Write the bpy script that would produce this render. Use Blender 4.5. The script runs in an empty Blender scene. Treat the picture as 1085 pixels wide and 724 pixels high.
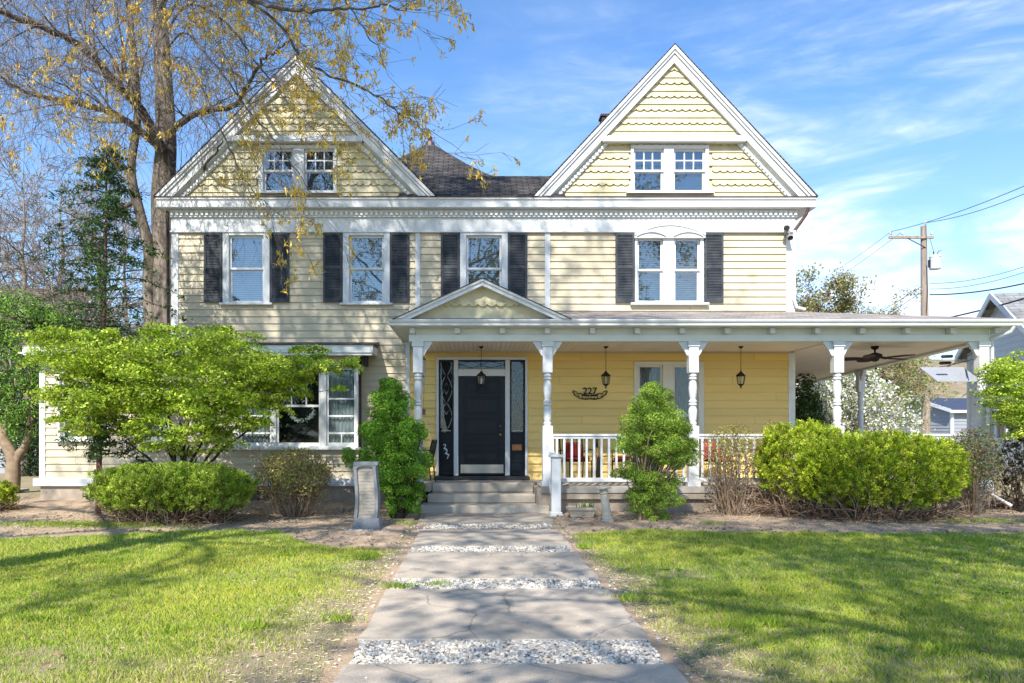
import bpy, math, random
import numpy as np
from mathutils import Vector, Matrix

# ------------------------------------------------------------------ scene, camera, light
sc = bpy.context.scene
COL = sc.collection
rad = math.radians
FPX = 800.0                    # focal length in photo pixels
CX, CY = 503.0, 458.0          # vanishing point of the walk in the photo
CAMZ = 1.45
CAMY = -16.0

cam_d = bpy.data.cameras.new("camera")
cam = bpy.data.objects.new("camera", cam_d)
COL.objects.link(cam)
cam.location = (0, CAMY, CAMZ)
cam.rotation_euler = (rad(90), 0, 0)
cam_d.sensor_width = 36
cam_d.lens = FPX / 1085 * 36
cam_d.shift_x = (542.5 - CX) / 1085
cam_d.shift_y = (CY - 362) / 1085
cam_d.clip_end = 3000
sc.camera = cam

SUN_EL, SUN_AZ = 44.0, 17.0    # azimuth: degrees left of straight behind the camera
world = bpy.data.worlds.new("World")
sc.world = world
world.use_nodes = True
nt = world.node_tree
nt.nodes.clear()
N = nt.nodes.new
L = nt.links.new
out = N("ShaderNodeOutputWorld"); bg = N("ShaderNodeBackground")
sky = N("ShaderNodeTexSky"); sky.sky_type = 'NISHITA'
sky.sun_disc = False
sky.sun_elevation = rad(SUN_EL); sky.sun_rotation = rad(180 + SUN_AZ)
sky.altitude = 100; sky.air_density = 1.0; sky.dust_density = 0.6; sky.ozone_density = 2.2
tc = N("ShaderNodeTexCoord")
def cloudnoise(scale, mscale, lo, hi, loc=(0, 0, 0), det=7, dist=0.6):
    mp = N("ShaderNodeMapping"); mp.inputs['Scale'].default_value = mscale
    mp.inputs['Location'].default_value = loc
    mp.inputs['Rotation'].default_value = (0, rad(12), 0)
    n = N("ShaderNodeTexNoise"); n.inputs['Scale'].default_value = scale
    n.inputs['Detail'].default_value = det; n.inputs['Roughness'].default_value = 0.58
    n.inputs['Distortion'].default_value = dist
    r = N("ShaderNodeMapRange"); r.inputs[1].default_value = lo; r.inputs[2].default_value = hi
    r.interpolation_type = 'SMOOTHSTEP'
    L(tc.outputs['Generated'], mp.inputs[0]); L(mp.outputs[0], n.inputs[0]); L(n.outputs[0], r.inputs[0])
    return r.outputs[0]
c1 = cloudnoise(3.0, (1.0, 1.0, 3.4), 0.38, 0.68, (0.3, 0, 0.9))
c2 = cloudnoise(9.0, (1.0, 1.0, 4.0), 0.35, 0.75, (2.0, 0, 0.2), 8, 0.9)
# more cloud towards the right (east) part of the sky
sx = N("ShaderNodeSeparateXYZ"); L(tc.outputs['Generated'], sx.inputs[0])
mr = N("ShaderNodeMapRange"); mr.inputs[1].default_value = -0.15; mr.inputs[2].default_value = 0.5
mr.inputs[3].default_value = 0.16; mr.inputs[4].default_value = 0.9; mr.interpolation_type = 'SMOOTHSTEP'
L(sx.outputs[0], mr.inputs[0])
def math_(op, a, b):
    m = N("ShaderNodeMath"); m.operation = op; m.use_clamp = (op in ('ADD',))
    for i, v in enumerate((a, b)):
        if hasattr(v, 'node'): L(v, m.inputs[i])
        else: m.inputs[i].default_value = v
    return m.outputs[0]
hz = N("ShaderNodeMapRange"); hz.inputs[1].default_value = 0.0; hz.inputs[2].default_value = 0.42
hz.inputs[3].default_value = 0.26; hz.inputs[4].default_value = 0.0
hz.interpolation_type = 'SMOOTHSTEP'
L(sx.outputs[2], hz.inputs[0])
top = N("ShaderNodeMapRange"); top.inputs[1].default_value = 0.30; top.inputs[2].default_value = 0.50
top.inputs[3].default_value = 1.0; top.inputs[4].default_value = 0.25
L(sx.outputs[2], top.inputs[0])
cl = math_('MULTIPLY', c1, math_('ADD', 0.30, math_('MULTIPLY', c2, 0.95)))
cl = math_('MULTIPLY', math_('MULTIPLY', cl, mr.outputs[0]), top.outputs[0])
cl = math_('ADD', math_('MULTIPLY', cl, 0.95), math_('MULTIPLY', hz.outputs[0], math_('ADD', 0.45, math_('MULTIPLY', mr.outputs[0], 0.55))))
mix = N("ShaderNodeMix"); mix.data_type = 'RGBA'
gm = N("ShaderNodeMix"); gm.data_type = 'RGBA'; gm.blend_type = 'MULTIPLY'; gm.inputs[0].default_value = 1.0
gm.inputs[7].default_value = (0.88, 1.20, 1.48, 1)
L(sky.outputs[0], gm.inputs[6])
mix.inputs[7].default_value = (7.6, 8.1, 8.8, 1)
L(cl, mix.inputs[0]); L(gm.outputs[2], mix.inputs[6])
L(mix.outputs[2], bg.inputs[0]); bg.inputs[1].default_value = 0.112
L(bg.outputs[0], out.inputs[0])

sun_d = bpy.data.lights.new("sun", 'SUN')
sun = bpy.data.objects.new("sun", sun_d)
COL.objects.link(sun)
sun_d.energy = 5.0; sun_d.angle = rad(0.53); sun_d.color = (1.0, 0.955, 0.88)
_d = Vector((math.sin(rad(SUN_AZ)) * math.cos(rad(SUN_EL)), math.cos(rad(SUN_AZ)) * math.cos(rad(SUN_EL)), -math.sin(rad(SUN_EL))))
sun.rotation_euler = _d.to_track_quat('-Z', 'Y').to_euler()
sc.view_settings.view_transform = 'Standard'
sc.view_settings.look = 'None'
sc.view_settings.exposure = 0.72
sc.view_settings.gamma = 1
sc.cycles.max_bounces = 6
sc.cycles.transparent_max_bounces = 8
sc.cycles.use_denoising = True

# ------------------------------------------------------------------ helpers
def fx(px, D): return (px - CX) * D / FPX
def fz(py, D): return CAMZ + (CY - py) * D / FPX
def fp(px, py, D): return np.array([fx(px, D), D + CAMY, fz(py, D)])

def vnoise(P, scale, seed):
    r = np.random.default_rng(seed)
    out = np.zeros(len(P))
    for k in range(7):
        d = r.normal(size=3); d /= np.linalg.norm(d)
        out += np.sin((P @ d) * scale * (0.7 + 0.25 * k) + r.uniform(0, 6.28)) / (1 + 0.3 * k)
    return out / 4.0

class MB:
    """collects geometry; build() links it as one mesh object"""
    def __init__(s, origin=(0, 0, 0), M=None):
        s.V = []; s.F = []; s.n = 0; s.C = []; s.o = np.array(origin, float); s.M = M; s.hascol = False
    def add(s, V, F, col=None):
        V = np.asarray(V, float).reshape(-1, 3)
        if s.M is not None: V = V @ s.M[:3, :3].T + s.M[:3, 3]
        s.V.append(V - s.o)
        if isinstance(F, np.ndarray): s.F.append((F + s.n))
        else:
            by = {}
            for f in F: by.setdefault(len(f), []).append(f)
            for k, l in by.items(): s.F.append(np.array(l, int) + s.n)
        if col is not None:
            s.hascol = True
            col = np.asarray(col, float)
            if col.ndim == 1: col = np.tile(col[:3], (len(V), 1))
            s.C.append(col[:, :3])
        else: s.C.append(np.ones((len(V), 3)))
        s.n += len(V)
    def quad(s, a, b, c, d, col=None): s.add([a, b, c, d], [(0, 1, 2, 3)], col)
    def box(s, x0, x1, y0, y1, z0, z1, col=None):
        if x0 > x1: x0, x1 = x1, x0
        if y0 > y1: y0, y1 = y1, y0
        if z0 > z1: z0, z1 = z1, z0
        V = [(x, y, z) for z in (z0, z1) for (x, y) in ((x0, y0), (x1, y0), (x1, y1), (x0, y1))]
        s.add(V, [(3, 2, 1, 0), (4, 5, 6, 7), (0, 1, 5, 4), (1, 2, 6, 5), (2, 3, 7, 6), (3, 0, 4, 7)], col)
    def hexa(s, B, T, col=None):
        """8 corners: 4 bottom (ccw seen from above), 4 top"""
        s.add(list(B) + list(T), [(3, 2, 1, 0), (4, 5, 6, 7), (0, 1, 5, 4), (1, 2, 6, 5), (2, 3, 7, 6), (3, 0, 4, 7)], col)
    def prism_xz(s, pts, y0, y1, col=None):
        """polygon in x,z (ccw seen from -y) extruded from y0 (front) to y1"""
        n = len(pts)
        V = [(x, y0, z) for x, z in pts] + [(x, y1, z) for x, z in pts]
        F = [tuple(range(n)), tuple(range(2 * n - 1, n - 1, -1))]
        F += [(i + n, (i + 1) % n + n, (i + 1) % n, i) for i in range(n)]
        s.add(V, F, col)
    def prism_xy(s, pts, z0, z1, col=None):
        n = len(pts)
        V = [(x, y, z0) for x, y in pts] + [(x, y, z1) for x, y in pts]
        F = [tuple(range(n - 1, -1, -1)), tuple(range(n, 2 * n))]
        F += [(i, (i + 1) % n, (i + 1) % n + n, i + n) for i in range(n)]
        s.add(V, F, col)
    def lathe(s, x, y, prof, k=20, col=None, sq=False):
        """prof: list of (r, z)"""
        a = np.linspace(0, 2 * np.pi, k, endpoint=False) + (np.pi / 4 if sq else 0)
        V = []
        for r, z in prof:
            V += [(x + r * math.cos(t), y + r * math.sin(t), z) for t in a]
        F = []
        for j in range(len(prof) - 1):
            for i in range(k):
                F.append((j * k + i, j * k + (i + 1) % k, (j + 1) * k + (i + 1) % k, (j + 1) * k + i))
        s.add(V, F + [tuple(range(k - 1, -1, -1)), tuple((len(prof) - 1) * k + i for i in range(k))], col)
    def tube(s, pts, rads, k=6, col=None):
        P = np.asarray(pts, float); n = len(P)
        R = np.broadcast_to(np.asarray(rads, float), (n,))
        T = np.gradient(P, axis=0); T /= (np.linalg.norm(T, axis=1)[:, None] + 1e-9)
        ref = np.array([0, 0, 1.0]) if abs(T[0][2]) < 0.9 else np.array([1.0, 0, 0])
        A = np.cross(T, ref); A /= (np.linalg.norm(A, axis=1)[:, None] + 1e-9)
        B = np.cross(T, A)
        t = np.linspace(0, 2 * np.pi, k, endpoint=False)
        V = P[:, None, :] + R[:, None, None] * (np.cos(t)[None, :, None] * A[:, None, :] + np.sin(t)[None, :, None] * B[:, None, :])
        i = np.arange(k); j = np.arange(n - 1)[:, None] * k
        F = np.stack([j + i, j + (i + 1) % k, j + k + (i + 1) % k, j + k + i], -1).reshape(-1, 4)[:, ::-1]
        s.add(V.reshape(-1, 3), F, col)
    def build(s, name, mat, parent=None, smooth=False, bevel=0, **props):
        me = bpy.data.meshes.new(name)
        if s.n:
            V = np.concatenate(s.V)
            me.vertices.add(len(V)); me.vertices.foreach_set('co', V.ravel())
            loops = np.concatenate([f.ravel() for f in s.F])
            sizes = np.concatenate([np.full(len(f), f.shape[1]) for f in s.F])
            starts = np.concatenate([[0], np.cumsum(sizes)[:-1]])
            me.loops.add(len(loops)); me.loops.foreach_set('vertex_index', loops.astype(np.int32))
            me.polygons.add(len(sizes)); me.polygons.foreach_set('loop_start', starts.astype(np.int32))
            me.polygons.foreach_set('loop_total', sizes.astype(np.int32))
            me.update(calc_edges=True)
            if s.hascol:
                C = np.concatenate(s.C); C4 = np.ones((len(C), 4)); C4[:, :3] = C
                at = me.color_attributes.new('Col', 'FLOAT_COLOR', 'POINT'); at.data.foreach_set('color', C4.ravel())
            me.polygons.foreach_set('use_smooth', np.full(len(sizes), bool(smooth)))
            me.validate()
        me.materials.append(mat)
        o = bpy.data.objects.new(name, me); COL.objects.link(o)
        if parent is not None: o.parent = parent
        else: o.location = s.o
        if bevel:
            m = o.modifiers.new('bevel', 'BEVEL'); m.width = bevel; m.segments = 1; m.limit_method = 'ANGLE'
        for k_, v in props.items(): o[k_] = v
        return o

def thing(name, label, cat, loc=(0, 0, 0), group=None, rz=0):
    o = bpy.data.objects.new(name, None); COL.objects.link(o)
    o.location = loc; o.rotation_euler = (0, 0, rz); o.empty_display_size = 0.2
    o['label'] = label; o['category'] = cat
    if group: o['group'] = group
    return o
def dup(root, loc, rz=0, label=None):
    def cp(o, par):
        c = o.copy(); COL.objects.link(c); c.parent = par
        for ch in list(o.children): cp(ch, c)
        return c
    r = cp(root, None); r.location = loc; r.rotation_euler = (0, 0, rz)
    if label: r['label'] = label
    return r

# ------------------------------------------------------------------ materials
MATS = {}
def mat(name, col, col2=None, rough=0.6, scale=3.0, stretch=(1, 1, 1), bump=0.0, bscale=None, spec=0.5, metal=0.0,
        dirt=None, dscale=1.2, dlo=0.55, dhi=0.75, attr=False, trans=0.0, bstretch=None, lo=0.35, hi=0.65, transcol=None):
    m = bpy.data.materials.new(name); m.use_nodes = True; MATS[name] = m
    t = m.node_tree; nn = t.nodes.new; ll = t.links.new
    p = t.nodes['Principled BSDF']; o = t.nodes['Material Output']
    p.inputs['Roughness'].default_value = rough; p.inputs['Metallic'].default_value = metal
    p.inputs['Specular IOR Level'].default_value = spec
    tcn = nn('ShaderNodeTexCoord')
    def noise(sc_, st, det=5):
        mp = nn('ShaderNodeMapping'); mp.inputs['Scale'].default_value = st
        n = nn('ShaderNodeTexNoise'); n.inputs['Scale'].default_value = sc_; n.inputs['Detail'].default_value = det
        n.inputs['Roughness'].default_value = 0.6
        ll(tcn.outputs['Object'], mp.inputs[0]); ll(mp.outputs[0], n.inputs[0]); return n.outputs[0]
    def ramp(v, a, b):
        r = nn('ShaderNodeMapRange'); r.inputs[1].default_value = a; r.inputs[2].default_value = b; ll(v, r.inputs[0]); return r.outputs[0]
    cur = None
    if col2 is not None:
        mx = nn('ShaderNodeMix'); mx.data_type = 'RGBA'
        mx.inputs[6].default_value = (*col, 1); mx.inputs[7].default_value = (*col2, 1)
        ll(ramp(noise(scale, stretch), lo, hi), mx.inputs[0]); cur = mx.outputs[2]
    if dirt is not None:
        mx = nn('ShaderNodeMix'); mx.data_type = 'RGBA'
        if cur: ll(cur, mx.inputs[6])
        else: mx.inputs[6].default_value = (*col, 1)
        mx.inputs[7].default_value = (*dirt, 1)
        ll(ramp(noise(dscale, stretch, 8), dlo, dhi), mx.inputs[0]); cur = mx.outputs[2]
    if attr:
        at = nn('ShaderNodeAttribute'); at.attribute_name = 'Col'
        mx = nn('ShaderNodeMix'); mx.data_type = 'RGBA'; mx.blend_type = 'MULTIPLY'; mx.inputs[0].default_value = 1
        if cur: ll(cur, mx.inputs[6])
        else: mx.inputs[6].default_value = (*col, 1)
        ll(at.outputs['Color'], mx.inputs[7]); cur = mx.outputs[2]
    if cur: ll(cur, p.inputs['Base Color'])
    else: p.inputs['Base Color'].default_value = (*col, 1)
    if bump:
        b = nn('ShaderNodeBump'); b.inputs['Strength'].default_value = bump; b.inputs['Distance'].default_value = 0.02
        ll(noise(bscale or scale * 6, bstretch or stretch, 6), b.inputs['Height']); ll(b.outputs[0], p.inputs['Normal'])
    if trans:
        tr = nn('ShaderNodeBsdfTranslucent'); ms = nn('ShaderNodeMixShader'); ms.inputs[0].default_value = trans
        if cur: ll(cur, tr.inputs[0])
        else: tr.inputs[0].default_value = (*col, 1)
        ll(p.outputs[0], ms.inputs[1]); ll(tr.outputs[0], ms.inputs[2]); ll(ms.outputs[0], o.inputs[0])
    return m

siding_m = mat('cream_siding', (.61, .525, .37), (.55, .47, .325), .55, 1.1, (.5, 1, 3), .15, 14, dirt=(.46, .41, .29), dscale=1.9, dlo=.56, dhi=.92, bstretch=(.3, 1, 4), attr=True)
porchwall_m = mat('bounce_yellow_siding', (.88, .635, .215), (.82, .575, .18), .5, 1.0, (.4, 1, 3), .08, 12, bstretch=(.3, 1, 4), attr=True)  # same paint as the cream siding; warm porch bounce light put into its yellow
gable_m = mat('pale_shingle', (.62, .55, .35), (.53, .46, .285), .6, 3.5, (1, 1, 1), .12, 20, dirt=(.36, .34, .21), dscale=1.5, dlo=.52, dhi=.82, attr=True)
white_m = mat('white_paint', (.67, .675, .68), (.60, .61, .615), .45, 3.0, (1, 1, 1), .06, 20, dirt=(.52, .50, .44), dscale=2.4, dlo=.60, dhi=.95)
white2_m = mat('weathered_white_paint', (.80, .80, .77), (.66, .66, .62), .55, 5.0, (1, 1, 1), .15, 22, dirt=(.40, .39, .34), dscale=3.5, dlo=.58, dhi=.9)
greytrim_m = mat('pale_grey_trim', (.70, .72, .67), (.64, .66, .61), .5, 3, (1, 1, 1), .06, 20)
ceil_m = mat('porch_ceiling_boards', (.84, .74, .64), (.76, .67, .57), .6, 2, (1, .3, 1))
shutter_m = mat('navy_shutter', (.036, .043, .054), (.07, .077, .088), .6, 5, (1, 1, 1), .1, 20, spec=.25)
door_m = mat('navy_door', (.004, .007, .013), (.006, .010, .016), .30, 5, spec=.2)
black_m = mat('black_metal', (.012, .012, .012), (.025, .022, .02), .55, 20, spec=.3)
bronze_m = mat('brown_blade', (.05, .022, .012), (.035, .015, .008), .6, 14, (1, 6, 1), spec=.2)
dark_m = mat('dark_interior', (.012, .013, .016), None, .8)
brownmetal_m = mat('brown_flashing', (.10, .045, .03), (.05, .03, .025), .5, 8)
blind_m = mat('window_blind', (.62, .63, .62), (.52, .54, .54), .6, 2, trans=.15)
curtain_m = mat('lace_curtain', (.60, .60, .56), (.35, .35, .33), .8, 9, (4, 4, .6))
concrete_m = mat('concrete', (.50, .44, .36), (.40, .345, .28), .85, 1.6, (1, 1, 1), .35, 40, dirt=(.24, .21, .17), dscale=1.4, dlo=.52, dhi=.85)
stone_m = mat('foundation_stone', (.44, .36, .28), (.32, .26, .2), .9, 2.5, (1, 1, 1), .5, 30, dirt=(.2, .16, .12), dscale=2, dlo=.5, dhi=.75)
greystone_m = mat('grey_stone', (.23, .24, .25), (.16, .17, .18), .8, 8, (1, 1, 1), .4, 40)
tanstone_m = mat('tan_carved_stone', (.43, .385, .32), (.31, .27, .22), .9, 7, (1, 1, 2), .5, 40)
brass_m = mat('brass', (.6, .42, .18), None, .3, metal=1)
steel_m = mat('kick_plate', (.50, .46, .38), (.42, .38, .32), .4, 4, metal=.3)
red_m = mat('red_cushion', (.42, .03, .03), (.3, .02, .02), .8, 6)
bark_m = mat('maple_bark', (.26, .21, .165), (.12, .095, .075), .95, 4, (3, 3, .5), .9, 14, bstretch=(3, 3, .5), lo=.4, hi=.6)
limb_m = mat('backlit_limb_bark', (.13, .105, .085), (.07, .055, .045), .95, 5, (2, 2, 2), .6, 18)  # limb bark darkened in colour to imitate backlighting against the sky
twig_m = mat('grey_twig', (.27, .225, .18), (.15, .12, .10), .9, 3)
darkbark_m = mat('dark_bark', (.06, .045, .035), (.035, .027, .02), .95, 8, (2, 2, .6), .6, 30)
redbark_m = mat('reddish_bark', (.16, .075, .045), (.08, .04, .03), .9, 8, (2, 2, .6), .6, 30)
palebark_m = mat('pale_stem', (.33, .235, .15), (.2, .14, .09), .9, 6)
catkin_m = mat('catkin_yellow', (1, 1, 1), None, .7, attr=True, trans=.4)
leaf_m = mat('leaf', (1, 1, 1), None, .55, attr=True, trans=.35, spec=.35)
needle_m = mat('needle', (1, 1, 1), None, .6, attr=True, trans=.15, spec=.3)
blade_m = mat('grass_blade', (1, 1, 1), None, .6, attr=True, trans=.35, spec=.25)
shingle_m = None

def brick_mat(name, c1, c2, mortar, sx_, sz_, axis='xz', bw=.5, rh=.25):
    m = bpy.data.materials.new(name); m.use_nodes = True
    t = m.node_tree; nn = t.nodes.new; ll = t.links.new; p = t.nodes['Principled BSDF']
    p.inputs['Roughness'].default_value = .95; p.inputs['Specular IOR Level'].default_value = .15
    tcn = nn('ShaderNodeTexCoord'); sp = nn('ShaderNodeSeparateXYZ'); cb = nn('ShaderNodeCombineXYZ')
    ll(tcn.outputs['Object'], sp.inputs[0]); ll(sp.outputs[0], cb.inputs[0])
    ll(sp.outputs[2 if axis == 'xz' else 1], cb.inputs[1])
    mp = nn('ShaderNodeMapping'); mp.inputs['Scale'].default_value = (sx_, sz_, 1); ll(cb.outputs[0], mp.inputs[0])
    b = nn('ShaderNodeTexBrick'); ll(mp.outputs[0], b.inputs[0])
    b.inputs['Color1'].default_value = (*c1, 1); b.inputs['Color2'].default_value = (*c2, 1); b.inputs['Mortar'].default_value = (*mortar, 1)
    b.inputs['Scale'].default_value = 1; b.inputs['Brick Width'].default_value = bw; b.inputs['Row Height'].default_value = rh
    b.inputs['Mortar Size'].default_value = .012; b.offset = .5
    n = nn('ShaderNodeTexNoise'); n.inputs['Scale'].default_value = 1.7; n.inputs['Detail'].default_value = 6; ll(tcn.outputs['Object'], n.inputs[0])
    mx = nn('ShaderNodeMix'); mx.data_type = 'RGBA'; mx.blend_type = 'MULTIPLY'; mx.inputs[0].default_value = .8
    r = nn('ShaderNodeMapRange'); r.inputs[1].default_value = .3; r.inputs[2].default_value = .7; r.inputs[3].default_value = .55; r.inputs[4].default_value = 1.25
    ll(n.outputs[0], r.inputs[0]); ll(b.outputs[0], mx.inputs[6]); ll(r.outputs[0], mx.inputs[7])
    ll(mx.outputs[2], p.inputs['Base Color'])
    bu = nn('ShaderNodeBump'); bu.inputs['Strength'].default_value = .5; bu.inputs['Distance'].default_value = .02
    ll(b.outputs['Fac'], bu.inputs['Height']); bu.invert = True; ll(bu.outputs[0], p.inputs['Normal'])
    return m
shingle_m = brick_mat('dark_shingle', (.056, .054, .055), (.110, .100, .094), (.02, .018, .02), 1, 1, 'xz', .26, .062)
porchroof_m = brick_mat('porch_shingle', (.26, .23, .21), (.38, .33, .30), (.12, .10, .09), 1, 1, 'xy', .34, .14)
greyroof_m = brick_mat('grey_shingle', (.20, .20, .20), (.26, .26, .26), (.1, .1, .1), 1, 1, 'xy', .5, .2)

def glass_mat(name, refl, tint=(.75, .8, .82)):
    m = bpy.data.materials.new(name); m.use_nodes = True
    t = m.node_tree; nn = t.nodes.new; ll = t.links.new; t.nodes.clear()
    o = nn('ShaderNodeOutputMaterial'); ms = nn('ShaderNodeMixShader'); g = nn('ShaderNodeBsdfGlossy'); tr = nn('ShaderNodeBsdfTransparent')
    g.inputs['Roughness'].default_value = .015; g.inputs['Color'].default_value = (.95, .97, 1, 1); tr.inputs[0].default_value = (*tint, 1)
    lw = nn('ShaderNodeLayerWeight'); lw.inputs[0].default_value = .5
    pw = nn('ShaderNodeMath'); pw.operation = 'POWER'; pw.inputs[1].default_value = 4.0; ll(lw.outputs['Facing'], pw.inputs[0])
    mr_ = nn('ShaderNodeMapRange'); mr_.inputs[3].default_value = refl; mr_.inputs[4].default_value = .8; ll(pw.outputs[0], mr_.inputs[0])
    n = nn('ShaderNodeTexNoise'); n.inputs['Scale'].default_value = 2.2; tcn = nn('ShaderNodeTexCoord'); ll(tcn.outputs['Object'], n.inputs[0])
    bu = nn('ShaderNodeBump'); bu.inputs['Strength'].default_value = .03; bu.inputs['Distance'].default_value = .02
    ll(n.outputs[0], bu.inputs['Height']); ll(bu.outputs[0], g.inputs['Normal'])
    ll(mr_.outputs[0], ms.inputs[0]); ll(tr.outputs[0], ms.inputs[1]); ll(g.outputs[0], ms.inputs[2]); ll(ms.outputs[0], o.inputs[0])
    return m
glass_m = glass_mat('window_glass', .13)
glassdim_m = glass_mat('porch_glass', .035)
glassclear_m = glass_mat('lantern_glass', .12, (.95, .93, .85))

def path_concrete():
    m = mat('path_concrete', (.53, .445, .35), (.42, .35, .275), .88, 1.3, (1, 1, 1), .5, 70, dirt=(.22, .185, .145), dscale=2.2, dlo=.50, dhi=.80)
    t = m.node_tree; nn = t.nodes.new; ll = t.links.new; p = t.nodes['Principled BSDF']
    src = p.inputs['Base Color'].links[0].from_socket
    tcn = nn('ShaderNodeTexCoord'); n = nn('ShaderNodeTexNoise'); n.inputs['Scale'].default_value = 3; n.inputs['Detail'].default_value = 5
    ll(tcn.outputs['Object'], n.inputs[0]); vm = nn('ShaderNodeMix'); vm.data_type = 'RGBA'; vm.inputs[0].default_value = .12
    ll(tcn.outputs['Object'], vm.inputs[6]); ll(n.outputs['Color'], vm.inputs[7])
    v = nn('ShaderNodeTexVoronoi'); v.feature = 'DISTANCE_TO_EDGE'; v.inputs['Scale'].default_value = .9; ll(vm.outputs[2], v.inputs['Vector'])
    a = nn('ShaderNodeMapRange'); a.inputs[1].default_value = .002; a.inputs[2].default_value = .007; a.inputs[3].default_value = .62; a.inputs[4].default_value = 1; ll(v.outputs['Distance'], a.inputs[0])
    sp = nn('ShaderNodeTexNoise'); sp.inputs['Scale'].default_value = 160; sp.inputs['Detail'].default_value = 3; ll(tcn.outputs['Object'], sp.inputs[0])
    b = nn('ShaderNodeMapRange'); b.inputs[1].default_value = .3; b.inputs[2].default_value = .7; b.inputs[3].default_value = .72; b.inputs[4].default_value = 1.22; ll(sp.outputs[0], b.inputs[0])
    k = nn('ShaderNodeTexNoise'); k.inputs['Scale'].default_value = .8; ll(tcn.outputs['Object'], k.inputs[0])
    km = nn('ShaderNodeMapRange'); km.inputs[1].default_value = .50; km.inputs[2].default_value = .56; ll(k.outputs[0], km.inputs[0])
    mk = nn('ShaderNodeMath'); mk.operation = 'MAXIMUM'; ll(a.outputs[0], mk.inputs[0]); ll(km.outputs[0], mk.inputs[1])
    mm = nn('ShaderNodeMath'); mm.operation = 'MULTIPLY'; ll(mk.outputs[0], mm.inputs[0]); ll(b.outputs[0], mm.inputs[1])
    mx = nn('ShaderNodeMix'); mx.data_type = 'RGBA'; mx.blend_type = 'MULTIPLY'; mx.inputs[0].default_value = 1; ll(src, mx.inputs[6]); ll(mm.outputs[0], mx.inputs[7]); ll(mx.outputs[2], p.inputs['Base Color'])
    return m
pathconc_m = path_concrete()
# ------------------------------------------------------------------ the house
GZ = -0.05                                   # ground level
house = thing('victorian_house', 'large cream clapboard Victorian house with twin front gables, navy shutters and a white wraparound porch', 'house', (0, 0, 0))
H = house

def siding(mb, xr, z0, z1, holes, y, pitch=.15, lip=.024, rng=None):
    """lapped boards on the plane y, xr(z)->(xl,xr), holes [(x0,x1,z0,z1)]"""
    if not callable(xr): a_, b_ = xr; xr = lambda z: (a_, b_)
    rows = int(math.ceil((z1 - z0) / pitch - 1e-6))
    rng = rng or random.Random(5)
    for r in range(rows):
        zb = z0 + r * pitch; zt = min(zb + pitch, z1)
        br = sorted({zb, zt} | {h[i] for h in holes for i in (2, 3) if zb + 1e-4 < h[i] < zt - 1e-4})
        c = rng.uniform(.95, 1.03); cc = (c, c, c * rng.uniform(.97, 1.02))
        for a, b in zip(br[:-1], br[1:]):
            mid = (a + b) / 2
            cuts = sorted([(h[0], h[1]) for h in holes if h[2] < mid < h[3]])
            xl_a, xr_a = xr(a); xl_b, xr_b = xr(b)
            segs = []; cur = None
            left = (xl_a, xl_b)
            for h0, h1 in cuts:
                if h1 <= min(left): continue
                if h0 > max(left): segs.append((left, (h0, h0)))
                left = (h1, h1)
            if (xr_a + xr_b) / 2 > sum(left) / 2 + .003: segs.append((left, (xr_a, xr_b)))
            ya = y - lip * (1 - (a - zb) / pitch); yb = y - lip * (1 - (b - zb) / pitch)
            parts_ = []
            for (l0, l1), (r0, r1) in segs:
                if r0 - l0 < 1.2 or l0 != l1 or r0 != r1 or pitch < .148: parts_.append((l0, l1, r0, r1, cc)); continue
                off = (r * 1.37) % 3.66; cutx = [x for x in (math.floor(l0 / 3.66) * 3.66 + off + q * 3.66 for q in range(-1, 6)) if l0 + .3 < x < r0 - .3]
                ed = [l0] + cutx + [r0]
                for q in range(len(ed) - 1):
                    rj = random.Random(int(ed[q] * 100) * 31 + r); c2 = c * rj.uniform(.955, 1.03); a0, a1 = ed[q] + (.003 if q else 0), ed[q + 1]
                    parts_.append((a0, a0, a1, a1, (c2, c2, c2 * rj.uniform(.97, 1.02))))
            for l0, l1, r0, r1, cc in parts_:
                mb.quad((l0, ya, a), (r0, ya, a), (r1, yb, b), (l1, yb, b), cc)
                if a == zb: mb.quad((l0, y, a), (r0, y, a), (r0, ya, a), (l0, ya, a), cc)

def scallops(mb, xr, z0, z1, y, pitch=.28, tile=.16, holes=(), lip=.026, first_straight=False, phase=0):
    """alternating straight and scallop-edged shingle courses"""
    rng = random.Random(9)
    z = z0; k = 0 if not first_straight else 1
    half = pitch / 2
    while z < z1 - .01:
        zb = z; zt = min(z + half, z1)
        xl, xr_ = xr((zb + zt) / 2)
        cc = rng.uniform(.95, 1.03)
        if k % 2 == 1:
            siding(mb, xr, zb, zt, holes, y, pitch=half, lip=lip)
        else:
            # backing for the cusps
            siding(mb, xr, zb, zt, holes, y + .012, pitch=half, lip=.004)
            nt_ = int(math.ceil((xr_ - xl) / tile)) + 1
            x0 = math.floor(xl / tile) * tile + phase
            dep = .042
            for i in range(nt_ + 1):
                a = x0 + i * tile; b = a + tile
                a2, b2 = max(a, xl), min(b, xr_)
                if b2 - a2 < .02: continue
                if any(h[0] < (a2 + b2) / 2 < h[1] and h[2] < (zb + zt) / 2 < h[3] for h in holes): continue
                n = 7; xs = [a2 + (b2 - a2) * j / n for j in range(n + 1)]
                zs = [zb + dep * (abs((x - (a + tile / 2)) / (tile / 2)) ** 2.2) for x in xs]
                c = cc * rng.uniform(.95, 1.04); col = (c, c, c)
                V = [(x, y - lip, z_) for x, z_ in zip(xs, zs)] + [(b2, y - .002, zt), (a2, y - .002, zt)]
                mb.add(V, [tuple(range(len(V)))], col)
                for j in range(n):
                    mb.quad((xs[j], y + .01, zs[j]), (xs[j + 1], y + .01, zs[j + 1]), (xs[j + 1], y - lip, zs[j + 1]), (xs[j], y - lip, zs[j]), col)
        z += half; k += 1

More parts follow.
